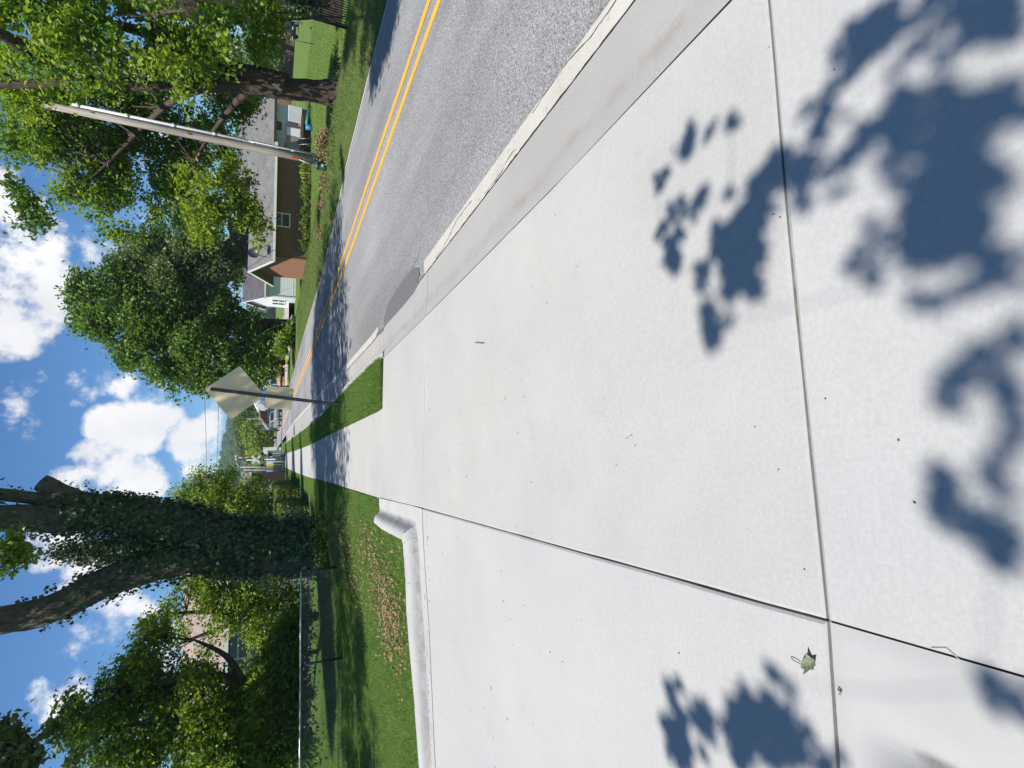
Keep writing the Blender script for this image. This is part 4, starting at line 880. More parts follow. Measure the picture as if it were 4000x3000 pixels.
# second trunk at the edge of the view, behind the iron fence
b7 = at(1290, 12, 20.5); b7[2] = rz(b7[0], b7[1])
make_tree('edge_tree', b7, [(tuple([b7] + pl([(1215, 16), (1100, 32), (950, 40), (760, 38), (560, 10), (300, -60)], 20.5)), [0.62, 0.52, 0.46, 0.43, 0.40, 0.34, 0.16]), (pl([(900, 40), (700, -60), (500, -250)], 20.5), [0.32, 0.26, 0.12])],
    [(*(b7 + (1.5, -1, 9)), 3.0), (*(b7 + (3.5, 1.5, 8)), 3.0), (*(b7 + (2.5, -3, 7.5)), 2.6), D(540, -60, 14, 60), D(600, -90, 13.5, 50)], 'leaf_syc', 'bark', 'thick dark trunk at the picture edge behind the iron fence', 420, 32, 0.34, 0.16, 60, 0.03, 'trees across the road')
P, C = blob_points([D(665, -10, 14.0, 26), D(655, -40, 14, 30), D(690, -30, 14, 26), D(640, 5, 14.2, 18)], 150, 30, 0.16, 0.3)
V, Fa = leaf_arrays(P, 0.10, 0.4); o = npmesh('shrub', V, Fa, M['leaf_ivy']); tag(o, 'dark shrub filling the shade behind the iron picket fence', 'shrub')

# ------------------------------------------------------------------ black iron picket fence at the picture edge
fa = np.array([11.47, 13.29]); fd = _n(np.array([1.25, 0.30])); fbase = lambda s: np.array([*(fa + fd * s), rz(*(fa + fd * s))])
ift = thing('iron_fence', fbase(0), 'black iron picket fence ending at a post on the far verge', 'fence')
MB().box(fbase(0) + (0, 0, 0.47), (0.06, 0.06, 0.98), 0.23).build('post', M['iron'], ift); MB().box(fbase(2.4) + (0, 0, 0.47), (0.06, 0.06, 0.98), 0.23).build('post', M['iron'], ift)
for zz in (0.10, 0.78, 0.90): MB().bar(fbase(0) + (0, 0, zz), fbase(2.4) + (0, 0, zz), 0.035, 0.03).build('rail', M['iron'], ift)
pk = MB().box(fbase(0.1) + (0, 0, 0.49), (0.018, 0.018, 0.90), 0.23).build('picket', M['iron'], ift)
for k in range(2, 24): inst(pk, fbase(0.1 * k) - fbase(0.1), ift)

# ------------------------------------------------------------------ utility pole
YP = 19.4
pb = at(1282, 637, YP); pb[2] = rz(pb[0], pb[1]); pt_ = at(120, 398, YP + 0.2); pdv = _n(pt_ - pb)
ut = thing('utility_pole', pb, 'weathered wooden utility pole with grey conduit strapped to its side', 'utility pole')
mb = MB(); ptop = float(np.linalg.norm(at(165, 403, YP + 0.2) - pb)); mb.tube([pb - pdv * .2, pb + pdv * 2, pb + pdv * 5, pb + pdv * ptop], [0.140, 0.132, 0.118, 0.098], 16, True, 0.015); mb.build('pole', M['pole'], ut, True)
side_v = _n(np.cross(pdv, (0, -1.0, 0))); side_v = side_v if side_v[0] > 0 else -side_v
cd = side_v * 0.185 + np.array([0, -0.06, 0])
MB().tube([pb + cd + pdv * 0.15, pb + cd * 0.97 + pdv * 4, pb + cd * 0.92 + pdv * (ptop - .75)], 0.046, 10).build('conduit', M['pvc'], ut, True)
MB().tube([pb + cd * 0.9 + np.array([-.03, -.09, 0]) + pdv * 0.15, pb + cd * 0.9 + np.array([-.03, -.09, 0]) + pdv * 2.6], 0.018, 8).build('ground_wire_guard', M['pvc'], ut, True)
for k in (0.9, 2.2, 3.4, 4.6, 5.9, 7.2):
    MB().bar(pb + pdv * k, pb + pdv * k + cd, 0.04, 0.03).build('bracket', M['galv'], ut)
    MB().tube([pb + cd * (0.98) + pdv * (k + .25 - .06), pb + cd * .98 + pdv * (k + .25 + .06)], 0.058, 10).build('coupling', M['pvc'], ut, True)
MB().box(pb + pdv * 1.05 + np.array([-0.13, -0.10, 0]), (0.06, 0.05, 0.26), 0.2).build('marker_tag', M['orange'], ut)
MB().tube([pb + pdv * .95 + np.array([-.14, -.1, 0]), pb + pdv * .75 + np.array([-.22, -.13, 0]), pb + pdv * .62 + np.array([-.25, -.14, 0])], 0.014, 5).build('hook', M['galv'], ut)
gpz = at(1262, 652, YP - 0.45); gz = rz(gpz[0], gpz[1])
gt = thing('pedestal_box', (gpz[0], gpz[1], gz), 'small dark green plastic pedestal box at the foot of the wooden pole', 'utility box')
c = np.array([gpz[0], gpz[1], gz]); ld = np.array([0.05, 0, 1.0])
MB().tube([c, c + ld * .12, c + ld * .30, c + ld * .36], [0.13, 0.14, 0.135, 0.10], 16).build('body', M['green_cap'], gt, True)
MB().tube([c + ld * .28, c + ld * .34, c + ld * .40, c + ld * .43], [0.15, 0.155, 0.12, 0.05], 16).build('cap', M['green_cap'], gt, True)
MB().box(c + np.array([-0.03, -0.142, 0.17]), (0.10, 0.012, 0.07)).build('tag_plate', M['trim_white'], gt)
P, C = blob_points([(pb[0] - .1, pb[1] - .5, pb[2] + .08, .30), (pb[0] + .45, pb[1] - .35, pb[2] + .06, .34), (pb[0] - .8, pb[1] - .1, pb[2], .3), (pb[0] - 1.5, pb[1] + .5, pb[2], .28), (pb[0] - 2.3, pb[1] + 1.2, pb[2] - .05, .25), (pb[0] + .9, pb[1] - .4, pb[2] + .02, .22)], 110, 22, 0.11, 0.2)
V, Fa = leaf_arrays(P, 0.085, 0.4); o = npmesh('weed_clump', V, Fa, M['dead']); tag(o, 'brown dead weeds round the foot of the wooden pole', 'weeds')
P, C = blob_points([(pb[0] + .15 + .1 * k, pb[1] - .3 + .06 * k, pb[2] + .05, .25) for k in range(6)] + [(b[0] - .9 - .3 * k, b[1] - .1 + .12 * k, b[2] + .02, .2) for k in range(8)] + [(b[0] + .7 + .1 * k, b[1] - .2, b[2], .2) for k in range(3)], 120, 16, 0.10, 0.2)
V, Fa = leaf_arrays(P, 0.08, 0.4); o = npmesh('weed_clump', V, Fa, M['leaf_olive']); tag(o, 'ragged line of weeds along the lawn edge between trunk and pole', 'weeds')

# ------------------------------------------------------------------ road sign seen from behind
sb = gp(1342, 1582, 0.02); sv = at(822, 1519, sb[1] + 0.12); su = _n(sv - sb)
st_ = thing('road_sign', sb, 'back of a diamond road sign with small square plate on a steel post', 'road sign')
sr = _n(np.array([1.0, -0.06, 0]) - su * (np.array([1.0, -0.06, 0]) @ su)); sn = np.cross(sr, su)    # sn points away from us
sn = sn if sn[1] > 0 else -sn
def plate(cen, hw, hh, rot, rad, thick=0.006):
    pts = []
    for qx, qy, a0 in ((1, 1, 0), (-1, 1, 90), (-1, -1, 180), (1, -1, 270)):
        for k in range(5):
            a = R(a0 + 22.5 * k); pts.append((qx * (hw - rad) + rad * math.cos(a), qy * (hh - rad) + rad * math.sin(a)))
    ca, sa = math.cos(rot), math.sin(rot)
    return MB().extr([cen + sr * (x * ca - y * sa) + su * (x * sa + y * ca) for x, y in pts], sn * thick)
def on_post(px, py): 
    d = ray(px, py); o_ = np.array([0, 0, H]); pq = sb + sn * 0.05; t = ((pq - o_) @ sn) / (d @ sn); return o_ + t * d
dc = (on_post(937, 1428) + on_post(905, 1641) + on_post(794, 1511) + on_post(1035, 1555)) / 4
plate(dc, 0.458, 0.458, R(45), 0.045).build('diamond_plate', M['signback'], st_)
rcn = (on_post(1040, 1501) + on_post(1151, 1514) + on_post(1140, 1608) + on_post(1030, 1596)) / 4
plate(rcn, 0.272, 0.305, 0, 0.04).build('square_plate', M['signback'], st_)
L_ = np.linalg.norm(sv - sb)
pf = [(-.04, .0), (-.04, .012), (-.024, .012), (-.016, -.03), (.016, -.03), (.024, .012), (.04, .012), (.04, 0), (.03, 0), (.021, -.042), (-.021, -.042), (-.03, 0)]
o0 = sb + sn * 0.035 - su * 0.2
MB().extr([o0 + sr * x + sn * y for x, y in pf], su * (L_ + 0.2)).build('post', M['steel_dark'], st_)
hole = MB(); 
for k in range(46): hole.box(sb + su * (0.12 + 0.027 * k) + sn * (0.035 - 0.0435), (0.008, 0.003, 0.009), ax=(sr, sn, su))
stuff(hole.build('punched_hole', M['galv'], st_))
for cc_, s_ in ((dc, .25), (dc, -.25), (rcn, .14), (rcn, -.14)):
    MB().cyl(cc_ + su * s_ + sr * ((sb + su * ((cc_ - sb) @ su) - cc_) @ sr) - sn * 0.012 + sn * (0.035 - 0.048 - 0.0), sn, 0.011, 0.02, 8).build('bolt', M['galv'], st_)

# ------------------------------------------------------------------ houses across the road
def boards_h(parent, mat, x0, x1, y, z0, z1, bh, name='board', skip=(), prj=0.022):
    """lapped boards on a wall facing -Y"""
    n = max(1, round((z1 - z0) / bh)); bh = (z1 - z0) / n; src = None; L = x1 - x0
    for k in range(n):
        z = z0 + k * bh
        if src is None:
            mb = MB(); mb.add([(x0, y, z), (x1, y, z), (x0, y - prj, z + 0.006), (x1, y - prj, z + 0.006), (x0, y - 0.004, z + bh), (x1, y - 0.004, z + bh)], [(0, 1, 3, 2), (2, 3, 5, 4), (0, 2, 4), (1, 5, 3)])
            src = mb.build(name, mat, parent, False, True)
        else: inst(src, (0, 0, k * bh), parent)
def boards_gx(parent, mat, x, yA, yB, z0, ze, zr, bw, name='board', ngap=0.008):
    """upright boards on a gable facing -X, tops cut to the roof line"""
    n = max(2, round((yB - yA) / bw)); bw = (yB - yA) / n; ym = (yA + yB) / 2
    top = lambda y: ze + (zr - ze) * (1 - abs(y - ym) / ((yB - yA) / 2))
    for k in range(n):
        a = yA + k * bw + ngap / 2; b = yA + (k + 1) * bw - ngap / 2
        pts = [(x, a, z0), (x, b, z0), (x, b, top(b))] + ([(x, ym, top(ym))] if a < ym < b else []) + [(x, a, top(a))]
        MB().extr(pts, (-0.018 - 0.006 * (k % 2), 0, 0)).build(name, mat, parent)
def window(parent, c, w, h, face='y', frame='trim_white', bars=1):
    ax = (1, 0, 0) if face == 'y' else (0, 1, 0); nn = np.array((0, -1, 0) if face == 'y' else (-1, 0, 0), float); A = np.array(ax, float); c = np.array(c, float); z = np.array((0, 0, 1.0))
    mb = MB(); t = 0.07
    for s in (1, -1):
        mb.box(c + A * s * (w / 2 - t / 2), (t, 0.06, h), ax=(A, nn, z)); mb.box(c + z * s * (h / 2 - t / 2), (w - 2 * t, 0.055, t), ax=(A, nn, z))
    if bars: mb.box(c, (w - 2 * t, 0.05, 0.05), ax=(A, nn, z))
    f = mb.build('window', M[frame], parent); MB().box(c - nn * 0.012, (w - 2 * t, 0.02, h - 2 * t), ax=(A, nn, z)).build('pane', M['glass'], f); return f
def roof_x(parent, mat, x0, x1, yf, yb, ze, zr, oh=0.35, og=0.4, th=0.10, name='roof', fascia='trim_white'):
    """gable roof with its ridge along X over walls yf..yb"""
    ym = (yf + yb) / 2; sl_ = (zr - ze) / (ym - yf); mb = MB()
    a, b = x0 - og, x1 + og
    yF, zF = yf - oh, ze - oh * sl_; yB, zB = yb + oh, ze - oh * sl_
    mb.add([(a, yF, zF + .02), (b, yF, zF + .02), (b, ym, zr + .02), (a, ym, zr + .02), (a, yB, zB + .02), (b, yB, zB + .02)] + [(a, yF, zF + .02 + th), (b, yF, zF + .02 + th), (b, ym, zr + .02 + th), (a, ym, zr + .02 + th), (a, yB, zB + .02 + th), (b, yB, zB + .02 + th)],
           [(6, 7, 8, 9), (9, 8, 11, 10), (0, 3, 2, 1), (3, 4, 5, 2), (0, 1, 7, 6), (4, 10, 11, 5), (0, 6, 9, 3), (3, 9, 10, 4), (1, 2, 8, 7), (2, 5, 11, 8)])
    r = mb.build(name, mat, parent, False, True)
    f = MB(); f.bar((a - .012, yF, zF + .05), (a - .012, ym, zr + .05), 0.025, 0.17); f.bar((a - .012, ym, zr + .05), (a - .012, yB, zB + .05), 0.025, 0.17); f.box(((a + b) / 2, yF - .014, zF + .04), (b - a, 0.025, 0.16))
    f.build('fascia', M[fascia], r); return r
def gable_fill(mb, x, yf, yb, z0, ze, zr): mb.add([(x, yf, z0), (x, yb, z0), (x, yb, ze), (x, (yf + yb) / 2, zr), (x, yf, ze)], [(0, 1, 2, 3, 4)])
def shell(parent, mat, x0, x1, yf, yb, z0, ze, zr):
    mb = MB(); mb.add([(x0, yf, z0), (x1, yf, z0), (x1, yf, ze), (x0, yf, ze), (x0, yb, z0), (x1, yb, z0), (x1, yb, ze), (x0, yb, ze)], [(0, 1, 2, 3), (5, 4, 7, 6)])
    gable_fill(mb, x0, yf, yb, z0, ze, zr); gable_fill(mb, x1, yf, yb, z0, ze, zr); return mb.build('wall', mat, parent, False, False)

GZ = -0.66
# brown wing with a cedar gable
bx0, bx1, byf, byb = 14.30, 21.9, 39.0, 43.6
bze = at(1052, 1000, byf)[2]; bzr = at(972, 1044, (byf + byb) / 2)[2] - 0.05
bh = thing('brown_house', (bx0, byf, GZ), 'low brown house wing with sunlit reddish cedar gable and satellite dish', 'house')
shell(bh, M['trim_dark'], bx0, bx1, byf, byb, GZ, bze, bzr)
boards_h(bh, M['brown_siding'], bx0 - .015, bx1, byf - 0.004, GZ + .05, bze, 0.20)
boards_gx(bh, M['cedar'], bx0 - 0.004, byf - .01, byb, GZ + 0.03, bze, bzr, 0.42)
MB().box((bx0 - .03, byf - .03, (GZ + bze) / 2), (0.09, 0.09, bze - GZ)).build('corner_board', M['trim_brown'], bh)
roof_x(bh, M['shingle'], bx0, bx1, byf, byb, bze, bzr, 0.60, 0.62)
wp = [at(1073, 835, byf), at(1128, 885, byf)]
wc = (np.array(wp[0]) + np.array(wp[1])) / 2; wc[1] = byf - 0.05
window(bh, wc, 1.05, 1.12, 'y', 'trim_white')
MB().box((wc[0], byf - 0.062, wc[2] + .28), (0.02, 0.02, 0.45)).build('muntin', M['trim_white'], bh)
dz = at(985, 985, byf - .2)
dt = thing('satellite_dish', (bx0 - .3, byf - .45, bze), 'dark satellite dish on a bent mast at the brown gable corner', 'satellite dish')
dcn = at(990, 988, byf - .45); foot = at(1044, 1004, byf - .42)
mb = MB(); nrm = _n(np.array([-0.35, -0.9, 0.35])); ua = _n(np.cross(nrm, (0, 0, 1.0))); va = np.cross(ua, nrm); V = [dcn + nrm * -0.09]
for k, rr in enumerate((0.16, 0.30, 0.40)):
    V += [dcn + (ua * math.cos(a) * 0.82 + va * math.sin(a)) * rr + nrm * (-0.09 + 0.55 * rr * rr) for a in np.linspace(0, 2 * math.pi, 20, endpoint=False)]
mb.add(V, [(0, 1 + i, 1 + (i + 1) % 20) for i in range(20)] + [(1 + 20 * k + i, 1 + 20 * k + (i + 1) % 20, 21 + 20 * k + (i + 1) % 20, 21 + 20 * k + i) for k in range(2) for i in range(20)])
mb.build('reflector', M['black'], dt, True)
MB().tube([foot, foot + (0, -.02, .25), dcn - nrm * .1], 0.025, 8).build('mast', M['black'], dt, True)
arm = dcn + nrm * 0.55 - va * .42 + ua * -0.15
MB().tube([dcn - va * .33, dcn - va * .5 + nrm * .3, arm], 0.018, 6).build('feed_arm', M['galv'], dt, True); MB().tube([arm, arm - nrm * .16], [0.06, 0.05], 10).build('feed_horn', M['trim_white'], dt, True)
# grey-white house with porch at the right of it
wx0, wyf, wyb = 21.95, 40.2, 46.4; wx1 = float(at(1120, 412, wyf)[0])
wze = at(1058, 560, wyf)[2]; wzr = at(940, 520, (wyf + wyb) / 2)[2]
wh = thing('porch_house', (wx0, wyf, GZ), 'long grey-white sided house with grey roof and cluttered front porch', 'house')
shell(wh, M['trim_dark'], wx0, wx1, wyf, wyb, GZ, wze, wzr)
boards_h(wh, M['grey_siding'], wx0 + .02, wx1, wyf - .004, GZ + .62, wze - .12, 0.17)
MB().box(((wx0 + wx1) / 2, wyf - .05, wze - .06), (wx1 - wx0, 0.10, 0.16)).build('frieze', M['trim_dark'], wh)
roof_x(wh, M['shingle'], wx0 - .2, wx1, wyf, wyb, wze, wzr, 0.45, 0.3, fascia='trim_dark')
def atc(px, py, Y, dy=0.0): p = at(px, py, Y); p[1] += dy; return p
w1 = atc(1083, 491, wyf, -.05); window(wh, w1, 0.62, 0.62, 'y', 'trim_dark', 0)
# porch: dark skirt, brown frame round a pale panel and a pinkish panel
pa, pb2 = at(1120, 588, wyf - 1.2), at(1172, 500, wyf - 1.2)
fr = MB(); x0_, x1_ = pa[0], pb2[0]; zt, zb = at(1116, 540, wyf - 1.2)[2], at(1174, 540, wyf - 1.2)[2]
MB().box(((x0_ + x1_) / 2 + .3, wyf - .65, zb - .10), (x1_ - x0_ + 1.2, 1.3, 0.16)).build('porch_deck', M['trim_brown'], wh)
for x in (x0_, x1_): MB().box((x, wyf - 1.24, (zt + zb) / 2), (0.11, 0.11, zt - zb + .1)).build('porch_post', M['trim_brown'], wh)
MB().box(((x0_ + x1_) / 2, wyf - 1.24, zt + .02), (x1_ - x0_ - .12, 0.10, 0.12)).build('porch_beam', M['trim_brown'], wh)
xm = x0_ + (x1_ - x0_) * 0.62
MB().box(((x0_ + xm) / 2 + .04, wyf - 1.18, (zt + zb) / 2), (xm - x0_ - .14, 0.04, zt - zb - .12)).build('porch_panel', M['shingle_pink'], wh)
MB().box(((x1_ + xm) / 2 - .04, wyf - 1.185, (zt + zb) / 2), (x1_ - xm - .14, 0.04, zt - zb - .12)).build('porch_panel', M['canopy'], wh)
MB().box(((x0_ + x1_) / 2 + .4, wyf - .62, (zb - .2 + GZ) / 2), (x1_ - x0_ + 1.0, 0.9, zb - .2 - GZ)).build('porch_skirt', M['trim_dark'], wh)
# corrugated skirting panel at the right end
ca_, cb_ = at(1125, 470, wyf - .5), at(1178, 420, wyf - .5)
mb = MB(); nn_ = 22
for k in range(nn_):
    x = ca_[0] + (cb_[0] - ca_[0]) * k / nn_; mb.box((x, wyf - .5, (ca_[2] + cb_[2]) / 2), ((cb_[0] - ca_[0]) / nn_ * .55, 0.05, ca_[2] - cb_[2]))
mb.box(((ca_[0] + cb_[0]) / 2, wyf - .465, (ca_[2] + cb_[2]) / 2), (cb_[0] - ca_[0], 0.02, ca_[2] - cb_[2])); mb.build('corrugated_panel', M['white_siding'], wh)
# recess with door, pale panels and clutter
for (xa, xb, ya, yb_, mt, nm) in [(1066, 1135, 622, 655, 'trim_dark', 'doorway'), (1064, 1175, 656, 692, 'white_siding', 'wall_panel'), (1066, 1180, 694, 716, 'trim_dark', 'doorway'), (1063, 1085, 716, 722, 'white_siding', 'wall_panel')]:
    p, q = at(xa, yb_, wyf - .06), at(xb, ya, wyf - .06); MB().box(((p[0] + q[0]) / 2, wyf - .045, (p[2] + q[2]) / 2), (abs(q[0] - p[0]), 0.04, abs(p[2] - q[2]))).build(nm, M[mt], wh)
hp = at(1200, 455, wyf - 2.0); ht = []
for k in range(60):
    a = k * 0.62; ht.append((hp[0] + .9 * math.cos(a) * (1 - k * .006) , wyf - 2.0 + .3 * math.sin(a), GZ + .08 + .28 * abs(math.sin(a * 0.5)) + .002 * k))
tag(MB().tube(ht, 0.022, 5).build('garden_hose', M['teal'], None, True), 'coil of teal garden hose on the grass before the porch house', 'hose')
p = at(1196, 495, wyf - 2.2); bkt = MB().tube([(p[0], p[1], GZ), (p[0], p[1], GZ + .02), (p[0], p[1], GZ + .45)], [0.15, 0.17, 0.21], 14); tag(bkt.build('blue_bucket', M['blue'], None, True), 'small blue bucket standing below the porch of the grey-white house', 'bucket')
p = at(1195, 545, wyf - 1.9); ct = thing('lawn_chair', (p[0], p[1], GZ), 'folded metal lawn chair lying by the dark porch skirt', 'chair')
for dx in (-.25, .25):
    MB().tube([(p[0] + dx, p[1], GZ), (p[0] + dx * .9, p[1] + .25, GZ + .45), (p[0] + dx * .9, p[1] + .5, GZ + .9)], 0.018, 6).build('leg', M['galv'], ct, True); MB().tube([(p[0] + dx, p[1] + .5, GZ), (p[0] + dx * .9, p[1] + .2, GZ + .42)], 0.018, 6).build('leg', M['galv'], ct, True)
MB().box((p[0], p[1] + .22, GZ + .42), (.46, .42, .03)).build('seat', M['black'], ct); MB().box((p[0], p[1] + .46, GZ + .72), (.46, .03, .36)).build('backrest', M['black'], ct)
# taller green-sided house behind, its gable facing us
gh = thing('green_house', (19.0, 46, GZ), 'taller dark green gabled house rising behind the brown wing', 'house')
ap = at(898, 885, 46.5); le = at(978, 1006, 46.5); hw = ap[0] - le[0]; zr_ = ap[2]; ze_ = le[2]; yf_, yb_ = 46.6, 50.8
mb = MB(); x0_, x1_ = ap[0] - hw + .3, ap[0] + hw - .3; ze2 = ze_ + .3 * (zr_ - ze_) / hw
mb.add([(x0_, yf_, GZ), (x1_, yf_, GZ), (x1_, yf_, ze2), (ap[0], yf_, zr_), (x0_, yf_, ze2), (x0_, yb_, GZ), (x0_, yb_, ze2), (x1_, yb_, GZ), (x1_, yb_, ze2), (ap[0], yb_, zr_)], [(0, 1, 2, 3, 4), (0, 4, 6, 5), (1, 7, 8, 2), (5, 6, 9, 8, 7)]); mb.build('wall', M['green_siding'], gh)
mb = MB()
for s in (-1, 1):
    mb.extr([(ap[0], yf_ - .5, zr_ + .03), (ap[0] + s * hw, yf_ - .5, ze_ + .03), (ap[0] + s * hw, yf_ - .5, ze_ + .15), (ap[0], yf_ - .5, zr_ + .15)], (0, yb_ - yf_ + 1, 0))
rf = mb.build('roof', M['shingle'], gh)
f = MB()
for s in (-1, 1): f.bar((ap[0], yf_ - .52, zr_ + .08), (ap[0] + s * hw, yf_ - .52, ze_ + .08), 0.2, 0.03, up=(0, 1, 0))
f.build('fascia', M['trim_dark'], rf)
# wide low roof joining it on the right
jx0, jx1 = ap[0] + hw * .4, 31.0
mb = MB(); z1_ = at(938, 640, 48)[2]; z0_ = at(975, 800, 45)[2]
# white house further along the road
hx0, hx1, hyf, hyb = 18.2, 27.5, 62.6, 67.0
hze = at(1023, 1166, hyf)[2]; hzr = at(952, 1190, (hyf + hyb) / 2)[2]
w2 = thing('white_house', (hx0, hyf, GZ), 'small white clapboard house with grey roof left of the brown gable', 'house')
shell(w2, M['trim_white'], hx0, hx1, hyf, hyb, GZ, hze, hzr)
boards_h(w2, M['white_siding'], hx0 - .02, hx1, hyf - .004, GZ + .25, hze, 0.21, prj=0.013)
n_ = 16
for k in range(n_ + 6):                                       # lapped boards of the gable end, cut to the roof line
    bh_ = (hze - GZ - .25) / n_; z = GZ + .25 + k * bh_; hl = (hyb - hyf) / 2; ym = (hyb + hyf) / 2
    k0 = hl * min(1, max(0.02, (hzr - z) / (hzr - hze))); k1 = hl * min(1, max(0.02, (hzr - z - bh_) / (hzr - hze)))
    if z > hzr - .1: break
    MB().add([(hx0 - .026, ym - k0, z), (hx0 - .026, ym + k0, z), (hx0 - .006, ym + k1, z + bh_), (hx0 - .006, ym - k1, z + bh_), (hx0, ym - k0, z), (hx0, ym + k0, z)], [(0, 1, 2, 3), (0, 4, 5, 1)]).build('board', M['white_siding'], w2)
MB().box((hx0 - .03, hyf - .03, (GZ + hze) / 2), (0.16, 0.16, hze - GZ)).build('corner_board', M['trim_white'], w2)
MB().box(((hx0 + hx1) / 2, hyf + .05, GZ + .11), (hx1 - hx0, 0.08, 0.26)).build('foundation', M['trim_brown'], w2)
roof_x(w2, M['shingle_dark'], hx0, hx1, hyf, hyb, hze, hzr, 0.42, 0.35)
for dy in (1.1, 2.35): window(w2, (hx0 - .06, hyf + dy + .3, GZ + 1.75), 0.8, 1.4, 'x')
# plants along the brown wall
P, C = blob_points([(bx0 + .6 + .45 * k, byf - .55, GZ + .25 + .08 * math.sin(k * 2.2), .34 + .06 * math.sin(k * 1.3)) for k in range(11)], 150, 26, 0.16, 0.2)
V, Fa = leaf_arrays(P, 0.16, 0.3, 0.4); o = npmesh('border_shrubs', V, Fa, M['leaf_hedge']); tag(o, 'low green shrubs along the foot of the brown wall', 'shrubs')
mb = MB()
for k in range(34):
    c = np.array([random.uniform(bx0 + 4.6, bx1 + .1), byf - random.uniform(.4, .9), GZ + .1]); a = random.uniform(0, 6.28); l = random.uniform(.5, .95); hgt = random.uniform(.35, .8); w = .06
    d = np.array([math.cos(a), math.sin(a), 0]); s_ = np.array([-math.sin(a), math.cos(a), 0]) * w; m = c + d * l * .45 + (0, 0, hgt); e = c + d * l + (0, 0, hgt * .55)
    mb.add([c - s_ * .4, c + s_ * .4, m + s_, m - s_, e], [(0, 1, 2, 3), (3, 2, 4)])
tag(mb.build('lily_clump', M['leaf_light'], None, True, False), 'arching strap-leaved plants by the corner of the brown wall', 'plants', None, None)

# ------------------------------------------------------------------ more trees across the road
b = at(1180, 1270, 47.0); b[2] = -0.9
make_tree('maple_tree', b, [
    (tuple([b] + pl([(1120, 1268), (1020, 1262), (850, 1255), (620, 1240), (420, 1220)], 47.0)), [0.62, 0.46, 0.40, 0.30, 0.18, 0.06]),
    (tuple(pl([(1050, 1265), (920, 1350), (760, 1420), (600, 1450)], 46.5)), [0.30, 0.22, 0.13, 0.04]),
    (tuple(pl([(1020, 1262), (900, 1190), (700, 1140), (520, 1130)], 47.5)), [0.26, 0.20, 0.12, 0.04])],
    [D(190, 625, 48.0, 34), D(190, 670, 48.0, 36), D(230, 640, 48.0, 52), D(235, 700, 47.0, 52), D(290, 620, 48.0, 55), D(290, 700, 46.5, 66), D(280, 765, 47.0, 40), D(350, 690, 45.5, 72), D(345, 770, 46.0, 52), D(410, 740, 45.5, 66),
     D(420, 810, 46.5, 42), D(440, 680, 45.5, 56), D(460, 770, 45.5, 58), D(520, 735, 45.5, 50), D(500, 690, 46.0, 40), D(530, 790, 46.0, 38), D(570, 738, 45.5, 34), D(570, 770, 45.5, 30), D(590, 725, 46.0, 26), D(395, 620, 48.0, 50), D(330, 800, 47.0, 30),
     D(160, 640, 48.0, 18), D(175, 600, 48.0, 22), D(605, 725, 45.5, 18), D(600, 745, 45.2, 20), D(380, 830, 47.0, 22), D(465, 825, 46.5, 28), D(170, 700, 48.0, 18), D(250, 590, 49.0, 30)],
    'leaf_maple', 'bark', 'tall full maple crown beside the road right behind the diamond sign', 2300, 30, 0.36, 0.29, 120, 0.05, 'trees across the road', hole=0.05, shell=0.5, lump=9)
b = at(1190, 905, 51); b[2] = -0.66
make_tree('elm_tree', b, [(tuple([b] + pl([(1050, 900), (900, 860), (760, 800), (600, 760)], 50)), [0.45, 0.36, 0.28, 0.16, 0.06]), (tuple(pl([(930, 875), (860, 980), (700, 1040), (560, 1040)], 50)), [0.22, 0.18, 0.10, 0.04])],
    [D(300, 545, 48, 44), D(330, 580, 47, 46), D(290, 600, 48, 32), D(370, 545, 47, 52), D(390, 610, 46, 52), D(430, 560, 46, 52), D(430, 630, 46.5, 46), D(390, 660, 47, 46), D(480, 610, 45.5, 42), D(465, 655, 46, 30), D(330, 635, 48, 36), D(340, 510, 48, 36), D(500, 560, 47, 30), D(440, 510, 47, 46), D(270, 570, 48, 24)],
    'leaf_olive', 'bark', 'hazy olive green tree leaning over the roofs beyond the brown house', 1500, 30, 0.42, 0.26, 90, 0.05, 'trees across the road', hole=0.06, lump=8)
# small roadside tree and bushes under the maple
b = at(1142, 1415, 57); b[2] = -0.3
make_tree('small_tree', b, [(tuple([b] + pl([(1090, 1414), (1060, 1412)], 57)), [0.24, 0.20, 0.14])], [D(570, 795, 57, 30), D(540, 815, 57, 30), D(575, 765, 57, 26), D(515, 800, 57, 28)], 'leaf_maple', 'bark', 'small tree with straight bare stem beside the rail fence', 320, 28, 0.5, 0.28, 20, 0.04)
P, C = blob_points([D(640, 735, 44, 10), D(628, 720, 44, 12), D(615, 735, 43.6, 14), D(605, 755, 43.6, 12), D(634, 705, 44.5, 12), D(645, 715, 44, 9)], 170, 24, 0.26, 0.2)
V, Fa = leaf_arrays(P, 0.22, 0.4); o = npmesh('maple_sprouts', V, Fa, M['leaf_light']); tag(o, 'bright leafy sprouts hanging round the foot of the maple', 'bush')
